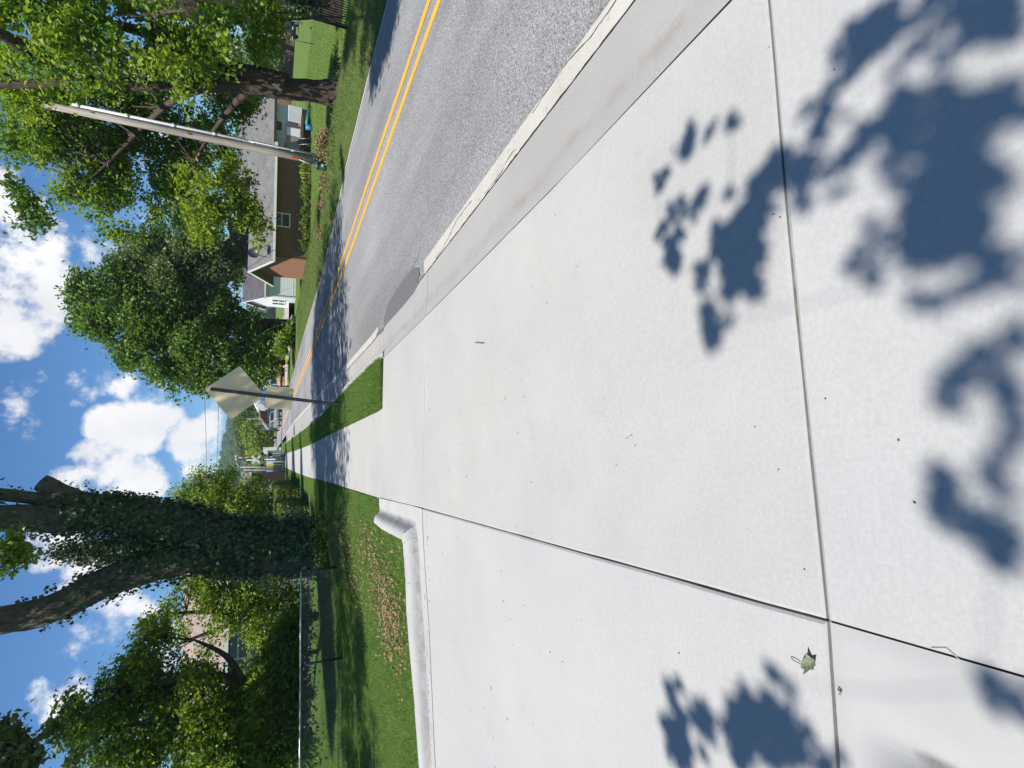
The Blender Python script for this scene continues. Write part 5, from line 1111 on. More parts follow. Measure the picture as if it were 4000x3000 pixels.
# far trees closing the view on the right and beyond the roofs
far_list = [(60, 30, 95, 95, 'leaf_maple'), (150, 60, 90, 85, 'leaf_maple'), (240, 100, 80, 85, 'leaf_olive'), (330, 100, 70, 80, 'leaf_maple'), (430, 100, 75, 80, 'leaf_maple'), (540, 100, 85, 80, 'leaf_olive'), (640, 90, 80, 80, 'leaf_maple'), (740, 90, 70, 85, 'leaf_maple')]
for k, (px, wdt, Y, hgt, lm) in enumerate([(110, 60, 84, 520, 'leaf_maple'), (200, 70, 92, 500, 'leaf_olive'), (300, 60, 78, 510, 'leaf_maple'), (395, 60, 88, 480, 'leaf_maple'), (480, 60, 80, 500, 'leaf_olive'), (560, 60, 75, 490, 'leaf_maple')]):
    y_ = px * 1.8083; b = at(1168, y_, Y); b[2] = -0.66; top = at(hgt * 1.8083, y_, Y)[2]
    bl = [(b[0] + random.uniform(-.32, .32) * top, Y + random.uniform(-2, 2), 2.1 + (top - 3.4) * random.uniform(0, 1), random.uniform(.16, .27) * top) for _ in range(11)]
    make_tree('background_tree', b, [(tuple([b, b + (0.2, 0, top * .35), b + (-.2, 0, top * .8)]), [0.4, 0.32, 0.1])], bl, lm, 'bark',
              ['dark tree at the back of the bright lawn, far right', 'olive tree behind the thin leaning lawn post', 'tree beyond the big trunk at the back of the lawn', 'tree behind the right end of the porch house roof', 'olive tree rising behind the porch house roof', 'tree directly behind the ridge of the grey-white house'][k],
              420, 28, 0.7, 0.42, 24, 0.06, 'trees at the back of the lawn', hole=0.05)

# ------------------------------------------------------------------ far lawn: post, car, house
a_ = at(1222, 171, 37.0); z = -0.65; tpp = at(1030, 132, 37.2)
lp = MB().tube([(a_[0], 37.0, z - .1), tuple(tpp)], 0.035, 8); tag(lp.build('lawn_post', M['pole'], None, True), 'thin pale leaning post standing alone on the bright lawn', 'post')
tp0 = at(1112, 71, 55); tp1 = at(1030, 52, 55)
tag(MB().tube([(tp0[0], 55, -.66), tuple(tp0), tuple(tp1)], 0.06, 8).build('lawn_post', M['trim_white'], None, True), 'pale post by the far drive close to the iron fence', 'post')
def car(name, loc, rz_, mat, label, kind='sedan', group=None):
    t = thing(name, loc, label, 'car', group); t.rotation_euler = (0, 0, rz_); LOC[t.name] = (0, 0, 0)
    if kind == 'sedan': low = [(-2.2, .32), (2.2, .32), (2.25, .62), (2.1, .82), (1.15, .95), (.45, 1.40), (-.75, 1.43), (-1.55, 1.0), (-2.15, .95), (-2.25, .6)]; g1, g2 = [(1.0, .98), (.42, 1.33), (-.15, 1.36), (-.15, .98)], [(-.25, .98), (-.25, 1.36), (-.72, 1.36), (-1.35, 1.0)]
    elif kind == 'suv': low = [(-2.25, .40), (2.25, .40), (2.3, .75), (2.15, 1.0), (1.2, 1.12), (.55, 1.68), (-1.9, 1.74), (-2.2, 1.15), (-2.3, .7)]; g1, g2 = [(1.05, 1.14), (.52, 1.60), (-.4, 1.63), (-.4, 1.14)], [(-.5, 1.14), (-.5, 1.63), (-1.8, 1.65), (-2.0, 1.16)]
    else: low = [(-2.5, .45), (2.6, .45), (2.65, .9), (2.45, 1.15), (1.7, 1.25), (1.0, 1.95), (-2.4, 2.05), (-2.5, 1.2)]; g1, g2 = [(1.5, 1.28), (.95, 1.85), (.2, 1.87), (.2, 1.28)], [(.1, 1.28), (.1, 1.87), (-2.2, 1.9), (-2.3, 1.28)]
    mb = MB(); mb.extr([(x, -.86, z) for x, z in low], (0, 1.72, 0)); o = mb.build('body', M[mat], t)
    bv = o.modifiers.new('bevel', 'BEVEL'); bv.width = 0.07; bv.segments = 2
    for s in (-.862, .85):
        for q in (g1, g2): MB().extr([(x, s, z) for x, z in q], (0, 0.012, 0)).build('side_window', M['glass'], t)
    xs_, zs_ = (.80, 1.18) if kind == 'sedan' else (.88, 1.40)
    MB().box(((low[4][0] + low[5][0]) / 2 + .012, 0, (low[4][1] + low[5][1]) / 2), (0.015, 1.4, math.hypot(low[4][0] - low[5][0], low[4][1] - low[5][1]) * .82), ax=(_n(np.array([low[5][1] - low[4][1], 0, low[4][0] - low[5][0]])), (0, 1, 0), _n(np.array([low[5][0] - low[4][0], 0, low[5][1] - low[4][1]])))).build('windscreen', M['glass'], t)
    for x in (-1.35, 1.38):
        for y in (-.80, .80):
            w = MB().cyl((x, y, .33), (0, 1, 0), .33, .22, 16).build('wheel', M['tyre'], t, False); MB().cyl((x, y * 1.135, .33), (0, 1, 0), .19, .02, 12).build('rim', M['galv'], w)
    for y in (-.62, .62): MB().box((low[3][0] + .06, y, low[3][1] - .12), (.06, .34, .13)).build('headlight', M['trim_white'], t)
    return t
p = gp(1166, 98, -.66); car('parked_car', (p[0], p[1], -.66), R(200), 'car_dark', 'dark car parked on the far drive beyond the lawn', 'sedan')
fh = at(1150, 60, 92); fx = fh[0]
hs = thing('far_house', (fx, 92, -.66), 'brown far house glimpsed between the trunks at the back of the lawn', 'house')
shell(hs, M['brick'], fx - 12, fx + 14, 92, 101, -.66, 2.6, 5.0); roof_x(hs, M['shingle_dark'], fx - 12, fx + 14, 92, 101, 2.6, 5.0, .5, .5)
for k in range(4): window(hs, (fx - 9 + 4.6 * k, 91.95, 1.3), 1.2, 1.2)

# ------------------------------------------------------------------ left: half-hidden house behind the trees
lx0 = at(860, 2700, 27)[0]; lx1 = at(860, 2300, 27)[0]; lze = at(864, 2480, 27)[2]; lzr = lze + 1.75
lh = thing('hidden_house', (lx1, 27, -.3), 'grey house with pinkish brown roof half hidden behind the left trees', 'house')
shell(lh, M['grey_shaded'], lx0 - 4.0, lx1, 27, 34, -.3, lze, lzr)
boards_h(lh, M['grey_shaded'], lx0 - 4.0, lx1 + .02, 26.996, 0.0, lze - .1, 0.22)
roof_x(lh, M['shingle_pink'], lx0 - 4.0, lx1, 27, 34, lze, lzr, 0.55, 0.4)
for py in (2520, 2750, 2960): q = at(930, py, 27); window(lh, (q[0], 26.93, q[2]), 1.15, 1.0)
# grey roofed shed and further house behind the bright bushy tree
q0, q1 = at(975, 1915, 66), at(975, 1850, 66); sz = q0[2]; szr = at(946, 1880, 68)[2]
sh = thing('shed', (q0[0], 66, -.2), 'weathered grey-roofed shed showing above the hedge bushes', 'shed')
shell(sh, M['trim_dark'], q0[0] - 1.5, q1[0], 66, 71, -.2, sz, szr); roof_x(sh, M['shingle'], q0[0] - 1.5, q1[0], 66, 71, sz, szr, 0.3, 0.2)
p = gp(1090, 1930, -.1); car('parked_car', (at(1062, 1935, 54)[0], 54, -.1), R(95), 'car_silver', 'silver car parked behind the hedge', 'suv')

# ------------------------------------------------------------------ railway crossing and street furniture at the end of the sidewalk
YS = 72.0
def w3(px, py, Y=YS): return at(px, py, Y)
s0 = w3(1100, 1792); s1 = w3(962, 1795)
sg = thing('crossing_signal', (s0[0], YS, 0), 'railway crossing signal mast with white crossbuck and flashing lamps', 'crossing signal')
MB().tube([(s0[0], YS, -.05), (s0[0], YS, .25), (s0[0], YS, .26), (s0[0], YS, s1[2])], [.28, .28, .075, .07], 10).build('mast', M['galv'], sg, True)
cbk = w3(1000, 1795)
for a in (45, -45):
    d = np.array([math.cos(R(a)), 0, math.sin(R(a))]); MB().bar(np.array([s0[0], YS - .12 - (.03 if a > 0 else 0), cbk[2]]) - d * .62, np.array([s0[0], YS - .12 - (.03 if a > 0 else 0), cbk[2]]) + d * .66, 0.24, 0.02, up=(0, -1, 0)).build('crossbuck', M['trim_white'], sg)
zz = w3(1024, 1793)[2]
MB().box((s0[0], YS - .1, zz), (1.5, .07, .07)).build('lamp_arm', M['galv'], sg)
for dx in (-.7, .7):
    l_ = MB().cyl((s0[0] + dx, YS - .16, zz), (0, 1, 0), .20, .04, 18).build('lamp_backplate', M['black'], sg); MB().cyl((s0[0] + dx, YS - .26, zz), (0, 1, 0), .10, .2, 14).build('lamp', M['lens'], l_)
zz = s1[2]
MB().box((s0[0] + .35, YS, zz - .05), (1.5, .08, .10)).build('cantilever', M['galv'], sg)
for dx in (.75, 1.0): MB().cyl((s0[0] + dx, YS - .08, zz + .02), (0, 1, 0), .12, .2, 12).build('warning_lamp', M['yel_sign'], sg)
ga0 = w3(1040, 1784); ga1 = w3(920, 1784)
gm = thing('crossing_gate', (ga0[0], YS + .3, 0), 'raised red and white striped railway gate arm beside its grey machine', 'crossing gate')
nseg = 10
for k in range(nseg):
    z0 = ga0[2] + (ga1[2] - ga0[2]) * k / nseg; z1 = ga0[2] + (ga1[2] - ga0[2]) * (k + 1) / nseg
    MB().box((ga0[0], YS + .25, (z0 + z1) / 2), (.13, .05, z1 - z0)).build('stripe', M['red' if k % 2 else 'trim_white'], gm)
MB().box((ga0[0], YS + .35, .85), (.55, .5, 1.0)).build('gate_machine', M['galv'], gm); MB().box((ga0[0], YS + .35, .15), (.3, .3, .5)).build('base', M['steel_dark'], gm)
MB().bar((ga0[0] - .3, YS + .3, .9), (ga0[0] - .55, YS + .3, .25), .12, .25, up=(0, 1, 0)).build('counterweight', M['steel_dark'], gm)
k0 = w3(1052, 1779, 76); cbx = thing('control_cabinet', (k0[0], 76, 0), 'grey metal signal control cabinet beyond the striped gate', 'cabinet')
MB().box((k0[0], 76, .95), (1.25, .9, 1.7)).build('body', M['galv'], cbx); MB().prism([(k0[0] - .7, 75.45), (k0[0] + .7, 75.45), (k0[0] + .7, 76.55), (k0[0] - .7, 76.55)], 1.81, 1.9).build('roof', M['galv'], cbx); MB().box((k0[0], 75.54, .95), (.5, .02, 1.3)).build('door', M['pvc'], cbx)
k1 = w3(1036, 1760, 90); tag(MB().box((k1[0], 90, 1.6), (1.0, 1.0, 1.9)).box((k1[0], 90, .35), (.8, .8, .7)).build('white_cabinet', M['trim_white']), 'small white equipment box standing just past the grey cabinet', 'cabinet')
for (pb_, pt2, lab, pl_) in [((1106, 1774), (1052, 1778), 'thin post carrying a small black sign panel by the crossing', True), ((1105, 1798), (1015, 1801), 'thin bare steel post between gate arm and street poles', False)]:
    a0 = w3(*pb_, 66.0); a1 = w3(*pt2, 66.0); t = thing('sign_post', (a0[0], 66, 0), lab, 'post')
    MB().tube([(a0[0], 66, -.1), (a0[0], 66, a1[2])], .035, 8).build('post', M['steel_dark'], t, True)
    if pl_: MB().box((a0[0], 65.95, a1[2] - .1), (.36, .03, .45)).build('panel', M['black'], t)
    else: MB().box((a0[0], 65.95, a1[2] - .15), (.30, .02, .25)).build('panel', M['galv'], t)
for (yb_, yt_, xt, xb, lab, lamp) in [(1824, 1824, 938, 1072, 'grey wooden street pole with curved street lamp arm', True), (1834, 1836, 952, 1050, 'second grey wooden pole just left of the street lamp pole', False)]:
    a0 = w3(1075, yb_, 80); a1 = w3(xt, yt_, 80); t = thing('street_pole', (a0[0], 80, 0), lab, 'utility pole', 'wooden poles near the crossing')
    MB().tube([(a0[0], 80, -.1), (a1[0], 80, a1[2])], [.16, .11], 10).build('pole', M['pole'], t, True)
    MB().box((a1[0], 80, a1[2] - .5), (1.6, .1, .12)).build('crossarm', M['pole'], t)
    if lamp:
        l0 = w3(938, 1818, 80); l1 = w3(925, 1805, 80); l2 = w3(921, 1796, 80); MB().tube([(a1[0], 79.9, a1[2]), tuple(l0 + (0, 0, .3)), tuple(l1), tuple(l2)], .045, 8).build('lamp_arm', M['galv'], t, True)
        MB().box(tuple(l2 + (.25, 0, 0)), (.7, .3, .14)).build('lamp_head', M['canopy'], t)
a0 = w3(1060, 1824, 79); ys_ = thing('warning_sign', (a0[0], 79, 0), 'small yellow sign low on the street lamp pole side', 'sign'); MB().box((a0[0] + .25, 79.2, a0[2] + .05), (.35, .02, .9)).build('panel', M['yel_sign'], ys_); MB().tube([(a0[0] + .25, 79.25, -.1), (a0[0] + .25, 79.25, a0[2] + .5)], .03, 6).build('post', M['galv'], ys_)
# weathered plank barrier
pa_, pb_ = gp(1106, 1862, 0), gp(1104, 1822, 0); pk_ = thing('plank_barrier', (pa_[0], 68.0, 0), 'weathered pale plank barrier at the end of the hedge', 'fence')
for k in range(4): MB().box(((pa_[0] + pb_[0]) / 2 - .35, 68.0 + .01 * k, .18 + .30 * k), (1.15, .05, .25)).build('plank', M['plank'], pk_)
for k in range(5): MB().box((pa_[0] + .55 + .30 * k, 68.6, .62), (.24, .05, 1.2)).build('plank', M['plank'], pk_)
for dx in (-.85, .15): MB().box(((pa_[0] + pb_[0]) / 2 + dx, 68.08, .6), (.12, .10, 1.25)).build('post', M['pole'], pk_)
bz0 = w3(1040, 1815, 100)
for k, (px, py, w_, h_, mt, lab) in enumerate([(1040, 1807, 2.0, 1.6, 'car_white', 'white van parked past the crossing, nearest the poles'), (1050, 1842, 1.6, 1.8, 'car_silver', 'grey van parked left of the wooden poles')]):
    q = at(1045, py, 104); car('parked_van', (q[0], 104, 0), R(90), mt, lab, 'van', 'vans beyond the crossing')
for k, (py, lab) in enumerate([(1812, 'pale concrete block between the thin posts and the pole'), (1846, 'pale concrete block left of the wooden poles')]):
    q = w3(1082, py, 84); tag(MB().box((q[0], 84, .45), (1.0, .5, .9)).build('concrete_block', M['kerb']), lab, 'block', 'concrete blocks by the crossing')
# rails crossing the road
for k in range(2): 
    mb = MB(); mb.box((5, 88 + 1.44 * k, 0.0), (60, .07, .05)); o = struct(mb.build('rail_track', M['steel_dark']))

# ------------------------------------------------------------------ blue station, machine and rail fence beyond the maple
YB = 92.0
q = at(1060, 1460, YB); bs = thing('blue_station', (q[0], YB, -.3), 'blue fronted roadside building with bright white canopy band', 'building')
x0_, x1_ = at(1040, 1550, YB)[0], at(1040, 1425, YB)[0]
zt = at(985, 1480, YB)[2]; zc0, zc1 = at(1060, 1470, YB - 2)[2], at(1046, 1470, YB - 2)[2]
MB().box(((x0_ + x1_) / 2, YB + 3, (zt - .3) / 2), (x1_ - x0_, 6, zt + .3)).build('wall', M['blue'], bs)
MB().box(((x0_ + x1_) / 2, YB - 1.0, (zc0 + zc1) / 2), (x1_ - x0_ + .2, 2.6, zc1 - zc0)).build('canopy', M['canopy'], bs)
for k in range(5):
    xx = x0_ + (x1_ - x0_) * (k + .5) / 5; window(bs, (xx, YB - .04, .95), .85, 1.3, 'y', 'lightblue', 0)
    MB().box((xx, YB - .05, zt - .45), (.95, .06, .5)).build('fascia_panel', M['lightblue' if k % 2 else 'blue'], bs)
MB().box((x1_ - 1.0, YB - .06, zt - 1.3), (1.3, .08, .8)).build('sign_panel', M['brick'], bs)
for xx in (x0_ + .3, x1_ - .3): MB().tube([(xx, YB - 2.1, -.3), (xx, YB - 2.1, zc0)], .06, 8).build('canopy_post', M['trim_white'], bs)
q = at(1030, 1500, 78); pl_ = thing('pole_sign', (q[0], 78, -.3), 'pale blank sign board on a post right of the diamond sign', 'sign')
MB().box((q[0], 78, q[2]), (1.25, .12, .75)).build('panel', M['canopy'], pl_); MB().box((q[0], 78.07, q[2]), (1.35, .05, .85)).build('frame', M['galv'], pl_); MB().tube([(q[0], 78.15, -.4), (q[0], 78.15, q[2])], .06, 8).build('post', M['galv'], pl_)
q = at(1098, 1478, 76); van = car('parked_truck', (q[0], 76, -.3), R(-100), 'car_blue', 'pale blue van parked in front of the blue station', 'van')
lg = at(1082, 1479, 76 - 2.6)
MB().box((-2.515, 0.1, .95), (.02, .72, .62)).build('emblem_panel', M['black'], van)
em = MB()                                    # a small pale s-shaped mark on the dark panel
for (y, z, w_, h_) in [(0, .20, .30, .055), (.125, .11, .055, .14), (0, .02, .30, .055), (-.125, -.07, .055, .14), (0, -.16, .30, .055)]: em.box((-2.53, 0.1 - y, .95 + z), (.012, w_, h_))
em.build('emblem', M['canopy'], van)
q = at(1092, 1432, 72); ex = thing('loader_machine', (q[0], 72, -.3), 'orange-yellow loader machine parked beside the blue station', 'machine')
mx = q[0]
MB().box((mx, 72, .75), (2.2, 1.3, .7)).build('chassis', M['machine'], ex); MB().box((mx + .35, 72, 1.45), (.95, 1.15, .85)).build('cab_frame', M['black'], ex); MB().box((mx + .35, 72, 1.93), (1.1, 1.25, .10)).build('cab_roof', M['machine'], ex)
MB().bar((mx - .5, 71.4, 1.1), (mx - 1.6, 71.4, .55), .14, .22, up=(0, 1, 0)).build('lift_arm', M['machine'], ex); MB().bar((mx - .5, 72.6, 1.1), (mx - 1.6, 72.6, .55), .14, .22, up=(0, 1, 0)).build('lift_arm', M['machine'], ex)
MB().extr([(mx - 1.6, 71.2, .15), (mx - 2.2, 71.2, .1), (mx - 2.0, 71.2, .5), (mx - 1.6, 71.2, .85)], (0, 1.6, 0)).build('bucket', M['machine'], ex)
for dx in (-.7, .75):
    for yy in (71.25, 72.75): MB().cyl((mx + dx, yy, .15), (0, 1, 0), .45, .3, 16).build('wheel', M['tyre'], ex)
bx_ = 0
br = None
for k in range(4):
    q = at(1092, 1492 + 8 * k, 70); z0 = -.3; t = thing('traffic_barrel', (q[0], 70 + .2 * k, z0), ['striped traffic barrel nearest the blue van, half behind its corner', 'second striped traffic barrel from the blue van', 'third striped traffic barrel, next to the square plate edge', 'striped traffic barrel hidden deepest behind the square plate'][k], 'barrel', 'striped traffic barrels')
    for j in range(5): MB().tube([(q[0], 70 + .2 * k, z0 + .21 * j), (q[0], 70 + .2 * k, z0 + .21 * (j + 1) - .004)], [.30 - .02 * j, .285 - .02 * j], 14).build('band', M['trim_white' if j % 2 else 'orange'], t, True)
# rail fence with tan bank
YF = 58.0
rfn = thing('rail_fence', (at(1100, 1400, YF)[0], YF, -.3), 'dark single rail fence running past the small tree and maple', 'fence')
xa, xb = at(1101, 1520, YF)[0], at(1103, 1262, YF)[0]; zr1 = at(1101, 1430, YF)[2]
MB().bar((xa, YF, zr1), (xb, YF, zr1), .10, .14).build('rail', M['trim_dark'], rfn)
k = 0; x = xa + .3
while x < xb:
    MB().box((x, YF, (zr1 - .5) / 2), (.12, .12, zr1 + .5)).build('post', M['trim_dark'], rfn); x += 2.45
mb = MB()
for k in range(2): mb.bar((xa, YF, zr1 - .28 * (k + 1)), (xb, YF, zr1 - .28 * (k + 1)), .03, .03)
stuff(mb.build('wire', M['galv'], rfn))
mb = MB(); mb.add([(8.2, 59.5, -.15), (8.2, 66, .25), (15.5, 66, .25), (15.5, 59.5, -.25)], [(0, 1, 2, 3)]); struct(mb.build('dirt_bank', M['gravel']))
tag(MB().box((at(1118, 1408, 55)[0], 55, .35), (.5, .3, .16)).box((at(1118, 1408, 55)[0], 55, .02), (.07, .07, .6)).build('hydrant_marker', M['yel_sign']), 'small yellow marker box in the grass beside the small tree', 'marker')
# white building, brown shop and small things past the sign
q0, q1 = at(1050, 1600, 112), at(1050, 1560, 112); wt_ = at(988, 1590, 112)[2]
wb = thing('white_building', (q0[0], 112, 0), 'white building with slanting stair roof left behind the sign post', 'building')
MB().box(((q0[0] + q1[0]) / 2 + 1.5, 115, wt_ * .4), (q1[0] - q0[0] + 3, 6, wt_ * .8)).build('wall', M['white_siding'], wb)
MB().extr([(q0[0] - .2, 112, wt_ * .8), (q1[0] + 3, 112, wt_ * .8), (q1[0] + 3, 112, wt_ * .86), (q1[0] + .5, 112, wt_ * 1.1)], (0, 6, 0)).build('roof', M['trim_white'], wb)
for k in range(3): MB().bar((q0[0] + .2 + .5 * k, 111.93, wt_ * .35), (q0[0] + 1.4 + .5 * k, 111.93, wt_ * .78), .04, .08, up=(0, 1, 0)).build('rail', M['shingle_dark'], wb)
q0, q1 = at(1060, 1648, 108), at(1060, 1604, 108); zt = at(1016, 1620, 108)[2]
sb_ = thing('brown_shop', (q0[0], 108, 0), 'brown shop with pale sloping porch roof edge beyond the sign', 'building')
MB().box(((q0[0] + q1[0]) / 2, 111, zt / 2), (q1[0] - q0[0], 6, zt)).build('wall', M['brick'], sb_)
MB().extr([(q0[0] - 1.2, 106.6, zt * .55), (q0[0] - 1.2, 106.6, zt * .62), (q0[0] + .8, 106.6, zt * 1.05), (q1[0], 106.6, zt * 1.08), (q1[0], 106.6, zt * 1.0), (q0[0] + .9, 106.6, zt * .97)], (0, 8, 0)).build('roof', M['shingle_pink'], sb_)
for k in range(3): window(sb_, (q0[0] + .6 + (q1[0] - q0[0] - 1.2) * k / 2, 107.95, zt * .45), .8, 1.1, 'y', 'trim_white')
for dx in (-.9, .6): MB().box((q0[0] + dx + .1, 106.8, zt * .28), (.1, .1, zt * .56)).build('porch_post', M['trim_white'], sb_)
q = at(1070, 1634, 92); car('parked_car', (q[0], 92, 0), R(-75), 'car_silver', 'silver car parked before the brown shop', 'suv', 'cars past the sign')
q = at(1068, 1660, 112); car('parked_car', (q[0], 112, 0), R(-80), 'car_dark', 'dark car parked at the road edge past the brown shop', 'sedan', 'cars past the sign')
q0 = at(1045, 1672, 118); q1 = at(1019, 1672, 118); bn = thing('banner', (q0[0], 118, 0), 'narrow blue and white upright banner before the yellow-green trees', 'banner')
MB().tube([(q0[0] - .3, 118, 0), (q0[0] - .3, 118, q1[2])], .04, 6).build('pole', M['galv'], bn); MB().box((q0[0], 118, q1[2] * .68), (.5, .03, q1[2] * .55)).build('cloth', M['blue'], bn); MB().box((q0[0], 118, q1[2] * .28), (.5, .03, q1[2] * .22)).build('hem', M['canopy'], bn)
for (px0, px1, py, lab) in [(1012, 964, 1636, 'thin pale pole over the brown shop roof'), (1015, 998, 1656, 'short pale pole between shop and yellow-green trees')]:
    a0, a1 = at(px0, py, 120), at(px1, py, 120); tag(MB().tube([(a0[0], 120, 0), (a0[0], 120, a1[2])], .05, 6).build('thin_pole', M['trim_white']), lab, 'pole')
# middle-distance trees at the end of the road
for (blobs, lm, px, lab, n) in [
    ([D(530, 895, 170, 12), D(548, 900, 170, 14), D(525, 915, 170, 12), D(555, 880, 170, 12), D(545, 920, 168, 14), D(565, 900, 166, 12), D(520, 885, 172, 8), D(570, 915, 166, 10)], 'leaf_maple', 1625, 'dark green tree rounding up behind the brown shop', 520),
    ([D(540, 945, 150, 12), D(555, 935, 150, 13), D(555, 955, 148, 13), D(570, 945, 148, 12), D(568, 962, 148, 10), D(535, 930, 152, 10), D(572, 930, 150, 10)], 'leaf_yel', 1710, 'yellow-green tree at the far end of the road', 460),
    ([D(552, 975, 160, 11), D(565, 970, 158, 12), D(570, 985, 158, 10), D(558, 990, 160, 8), D(572, 958, 158, 9)], 'leaf_light', 1755, 'smaller green tree near the white equipment box', 320),
    ([D(520, 935, 185, 10), D(525, 955, 185, 11), D(530, 975, 185, 10), D(515, 915, 188, 9), D(540, 990, 185, 9)], 'leaf_olive', 1730, 'hazy tree line rising behind the yellow-green tree', 420)]:
    c = blobs[0]; b = np.array([at(1040, px, c[1])[0], c[1], 0.0])
    make_tree('roadside_tree', b, [(tuple([b, b + (0, 0, 2.5), (blobs[1][0], blobs[1][1], blobs[1][2])]), [0.35, 0.28, 0.1])], blobs, lm, 'bark', lab, n, 26, 0.8, 0.55, 12, 0.06, 'trees at the end of the road')
q = at(1047, 1700, 230); mb = MB(); mb.box((q[0] - 2, 230, .5), (46, .6, 1.4)); tag(mb.build('low_wall', M['trim_dark']), 'long low dark wall closing the far end of the road', 'wall')

# ------------------------------------------------------------------ hill
HY = 900.0
prof = [(-1000, 30), (-420, 42), (-260, 55), (-150, 62)]
for (px, py) in [(878, 1990), (870, 1930), (869, 1880), (871, 1843), (872, 1810), (878, 1775), (887, 1740), (896, 1705), (905, 1670), (915, 1636), (935, 1580), (955, 1500)]:
    p = at(px, py, HY); prof.append((p[0], p[2] - 6))
prof += [(380, 18), (700, 12), (1300, 8)]
prof.sort(); hxs = np.linspace(-950, 1250, 110); V = []
hys = np.linspace(420, 1500, 26)
def hill_z(x, y):
    h = np.interp(x, [p[0] for p in prof], [p[1] for p in prof]); u = (y - 420) / (HY - 420)
    return -0.9 + h * (sstep(0, 1, u) if u < 1 else 1 - .5 * sstep(0, 1.3, u - 1)) + 2.0 * math.sin(x * .021) * math.sin(y * .017) * min(1, u)
for y in hys: V += [(x, y, hill_z(x, y)) for x in hxs]
n_ = len(hxs); mb = MB(); mb.add(V, [(i * n_ + j, i * n_ + j + 1, (i + 1) * n_ + j + 1, (i + 1) * n_ + j) for i in range(len(hys) - 1) for j in range(n_ - 1)]); struct(mb.build('hill', M['lawn'], None, True, False))
# wooded slope: rough crowns
import bmesh
bm = bmesh.new(); bmesh.ops.create_icosphere(bm, subdivisions=2, radius=1.0); IV = np.array([v.co[:] for v in bm.verts]); IF = np.array([[v.index for v in f.verts] for f in bm.faces]); bm.free()
ns = 3200; X = rng.uniform(-330, 330, ns); Yh = 430 + 500 * rng.uniform(0, 1, ns) ** 0.8; X = X * (Yh / 900 * .75 + .35)
Z = np.array([hill_z(a, c) for a, c in zip(X, Yh)]); S = rng.uniform(3.2, 6.5, ns)
VV = IV[None] * (1 + rng.normal(0, .16, (ns, len(IV), 1))) * S[:, None, None] * np.array([1, 1, 1.15]) + np.stack([X, Yh, Z + S * .8], 1)[:, None]
FF = IF[None] + (np.arange(ns) * len(IV))[:, None, None]
def forest_mat():
    t = Mt('forest', 0.95, 0.05); g = t.n('ShaderNodeNewGeometry')
    c = t.ramp(g.outputs['Random Per Island'], [(0, (0.022, 0.048, 0.018)), (0.5, (0.038, 0.075, 0.024)), (1, (0.062, 0.105, 0.030))])
    c = t.mix(0.55, c, t.ramp(t.noise(0.6, 4), [(0.3, (0.014, 0.034, 0.012)), (0.7, (0.065, 0.11, 0.032))])); t.col(c); t.bump(t.noise(0.9, 4), 1.0, 1.5); return t.m
fo = npmesh('forest', VV.reshape(-1, 3), FF.reshape(-1, 3), forest_mat(), None, False); tag(fo, 'wooded slope of the distant hill beyond the crossing', 'forest', None, 'stuff')
q = at(954, 1728, 560); hb = thing('hillside_house', (q[0], 560, q[2] - 4), 'pale building with rows of windows among the trees on the hill', 'house')
MB().box((q[0], 563, q[2]), (9.0, 5, 5.5)).build('wall', M['green_siding'], hb)
for i in range(3):
    for j in range(2): MB().box((q[0] - 2.8 + 2.8 * i, 560.4, q[2] - 1.3 + 2.3 * j), (1.7, .3, 1.4)).build('window', M['lightblue' if i != 1 else 'canopy'], hb)
MB().extr([(q[0] - 5, 560, q[2] + 2.8), (q[0] + 5, 560, q[2] + 2.8), (q[0], 560, q[2] + 4.6)], (0, 6.5, 0)).build('roof', M['shingle_dark'], hb)

# ------------------------------------------------------------------ overhead wires
def cable(p, q, sag, r, n=14): 
    p = np.array(p, float); q = np.array(q, float); return MB().tube([p + (q - p) * t - np.array([0, 0, sag * 4 * t * (1 - t)]) for t in np.linspace(0, 1, n)], r, 5, False)
for (a, b_, r, lab) in [((796, 1500, 47), (804, 2010, 52), .016, 'upper of the two thin wires across the open sky'), ((853, 1500, 47), (836, 2010, 52), .016, 'lower of the two thin wires across the open sky'),
                        ((658, -80, 13), (748, 487, 19.2), .017, 'cable from the picture edge to the wooden pole'), ((748, 487, 19.2), (893, 1235, 60), .020, 'cable running from the wooden pole back to the white house'),
                        ((600, 40, 13), (700, 470, 19.2), .012, 'thinner cable above the first one reaching the wooden pole'), ((700, 470, 19.2), (885, 1200, 62), .014, 'thinner cable from the wooden pole toward the white house'),
                        ((955, 1560, 110), (966, 1850, 84), .045, 'thick dark cable low in front of the wooded hill')]:
    tag(cable(at(*a), at(*b_), 0.25 if a[2] < 30 else 0.1, r).build('overhead_wire', M['black'], None, True), lab, 'wire', 'overhead wires')

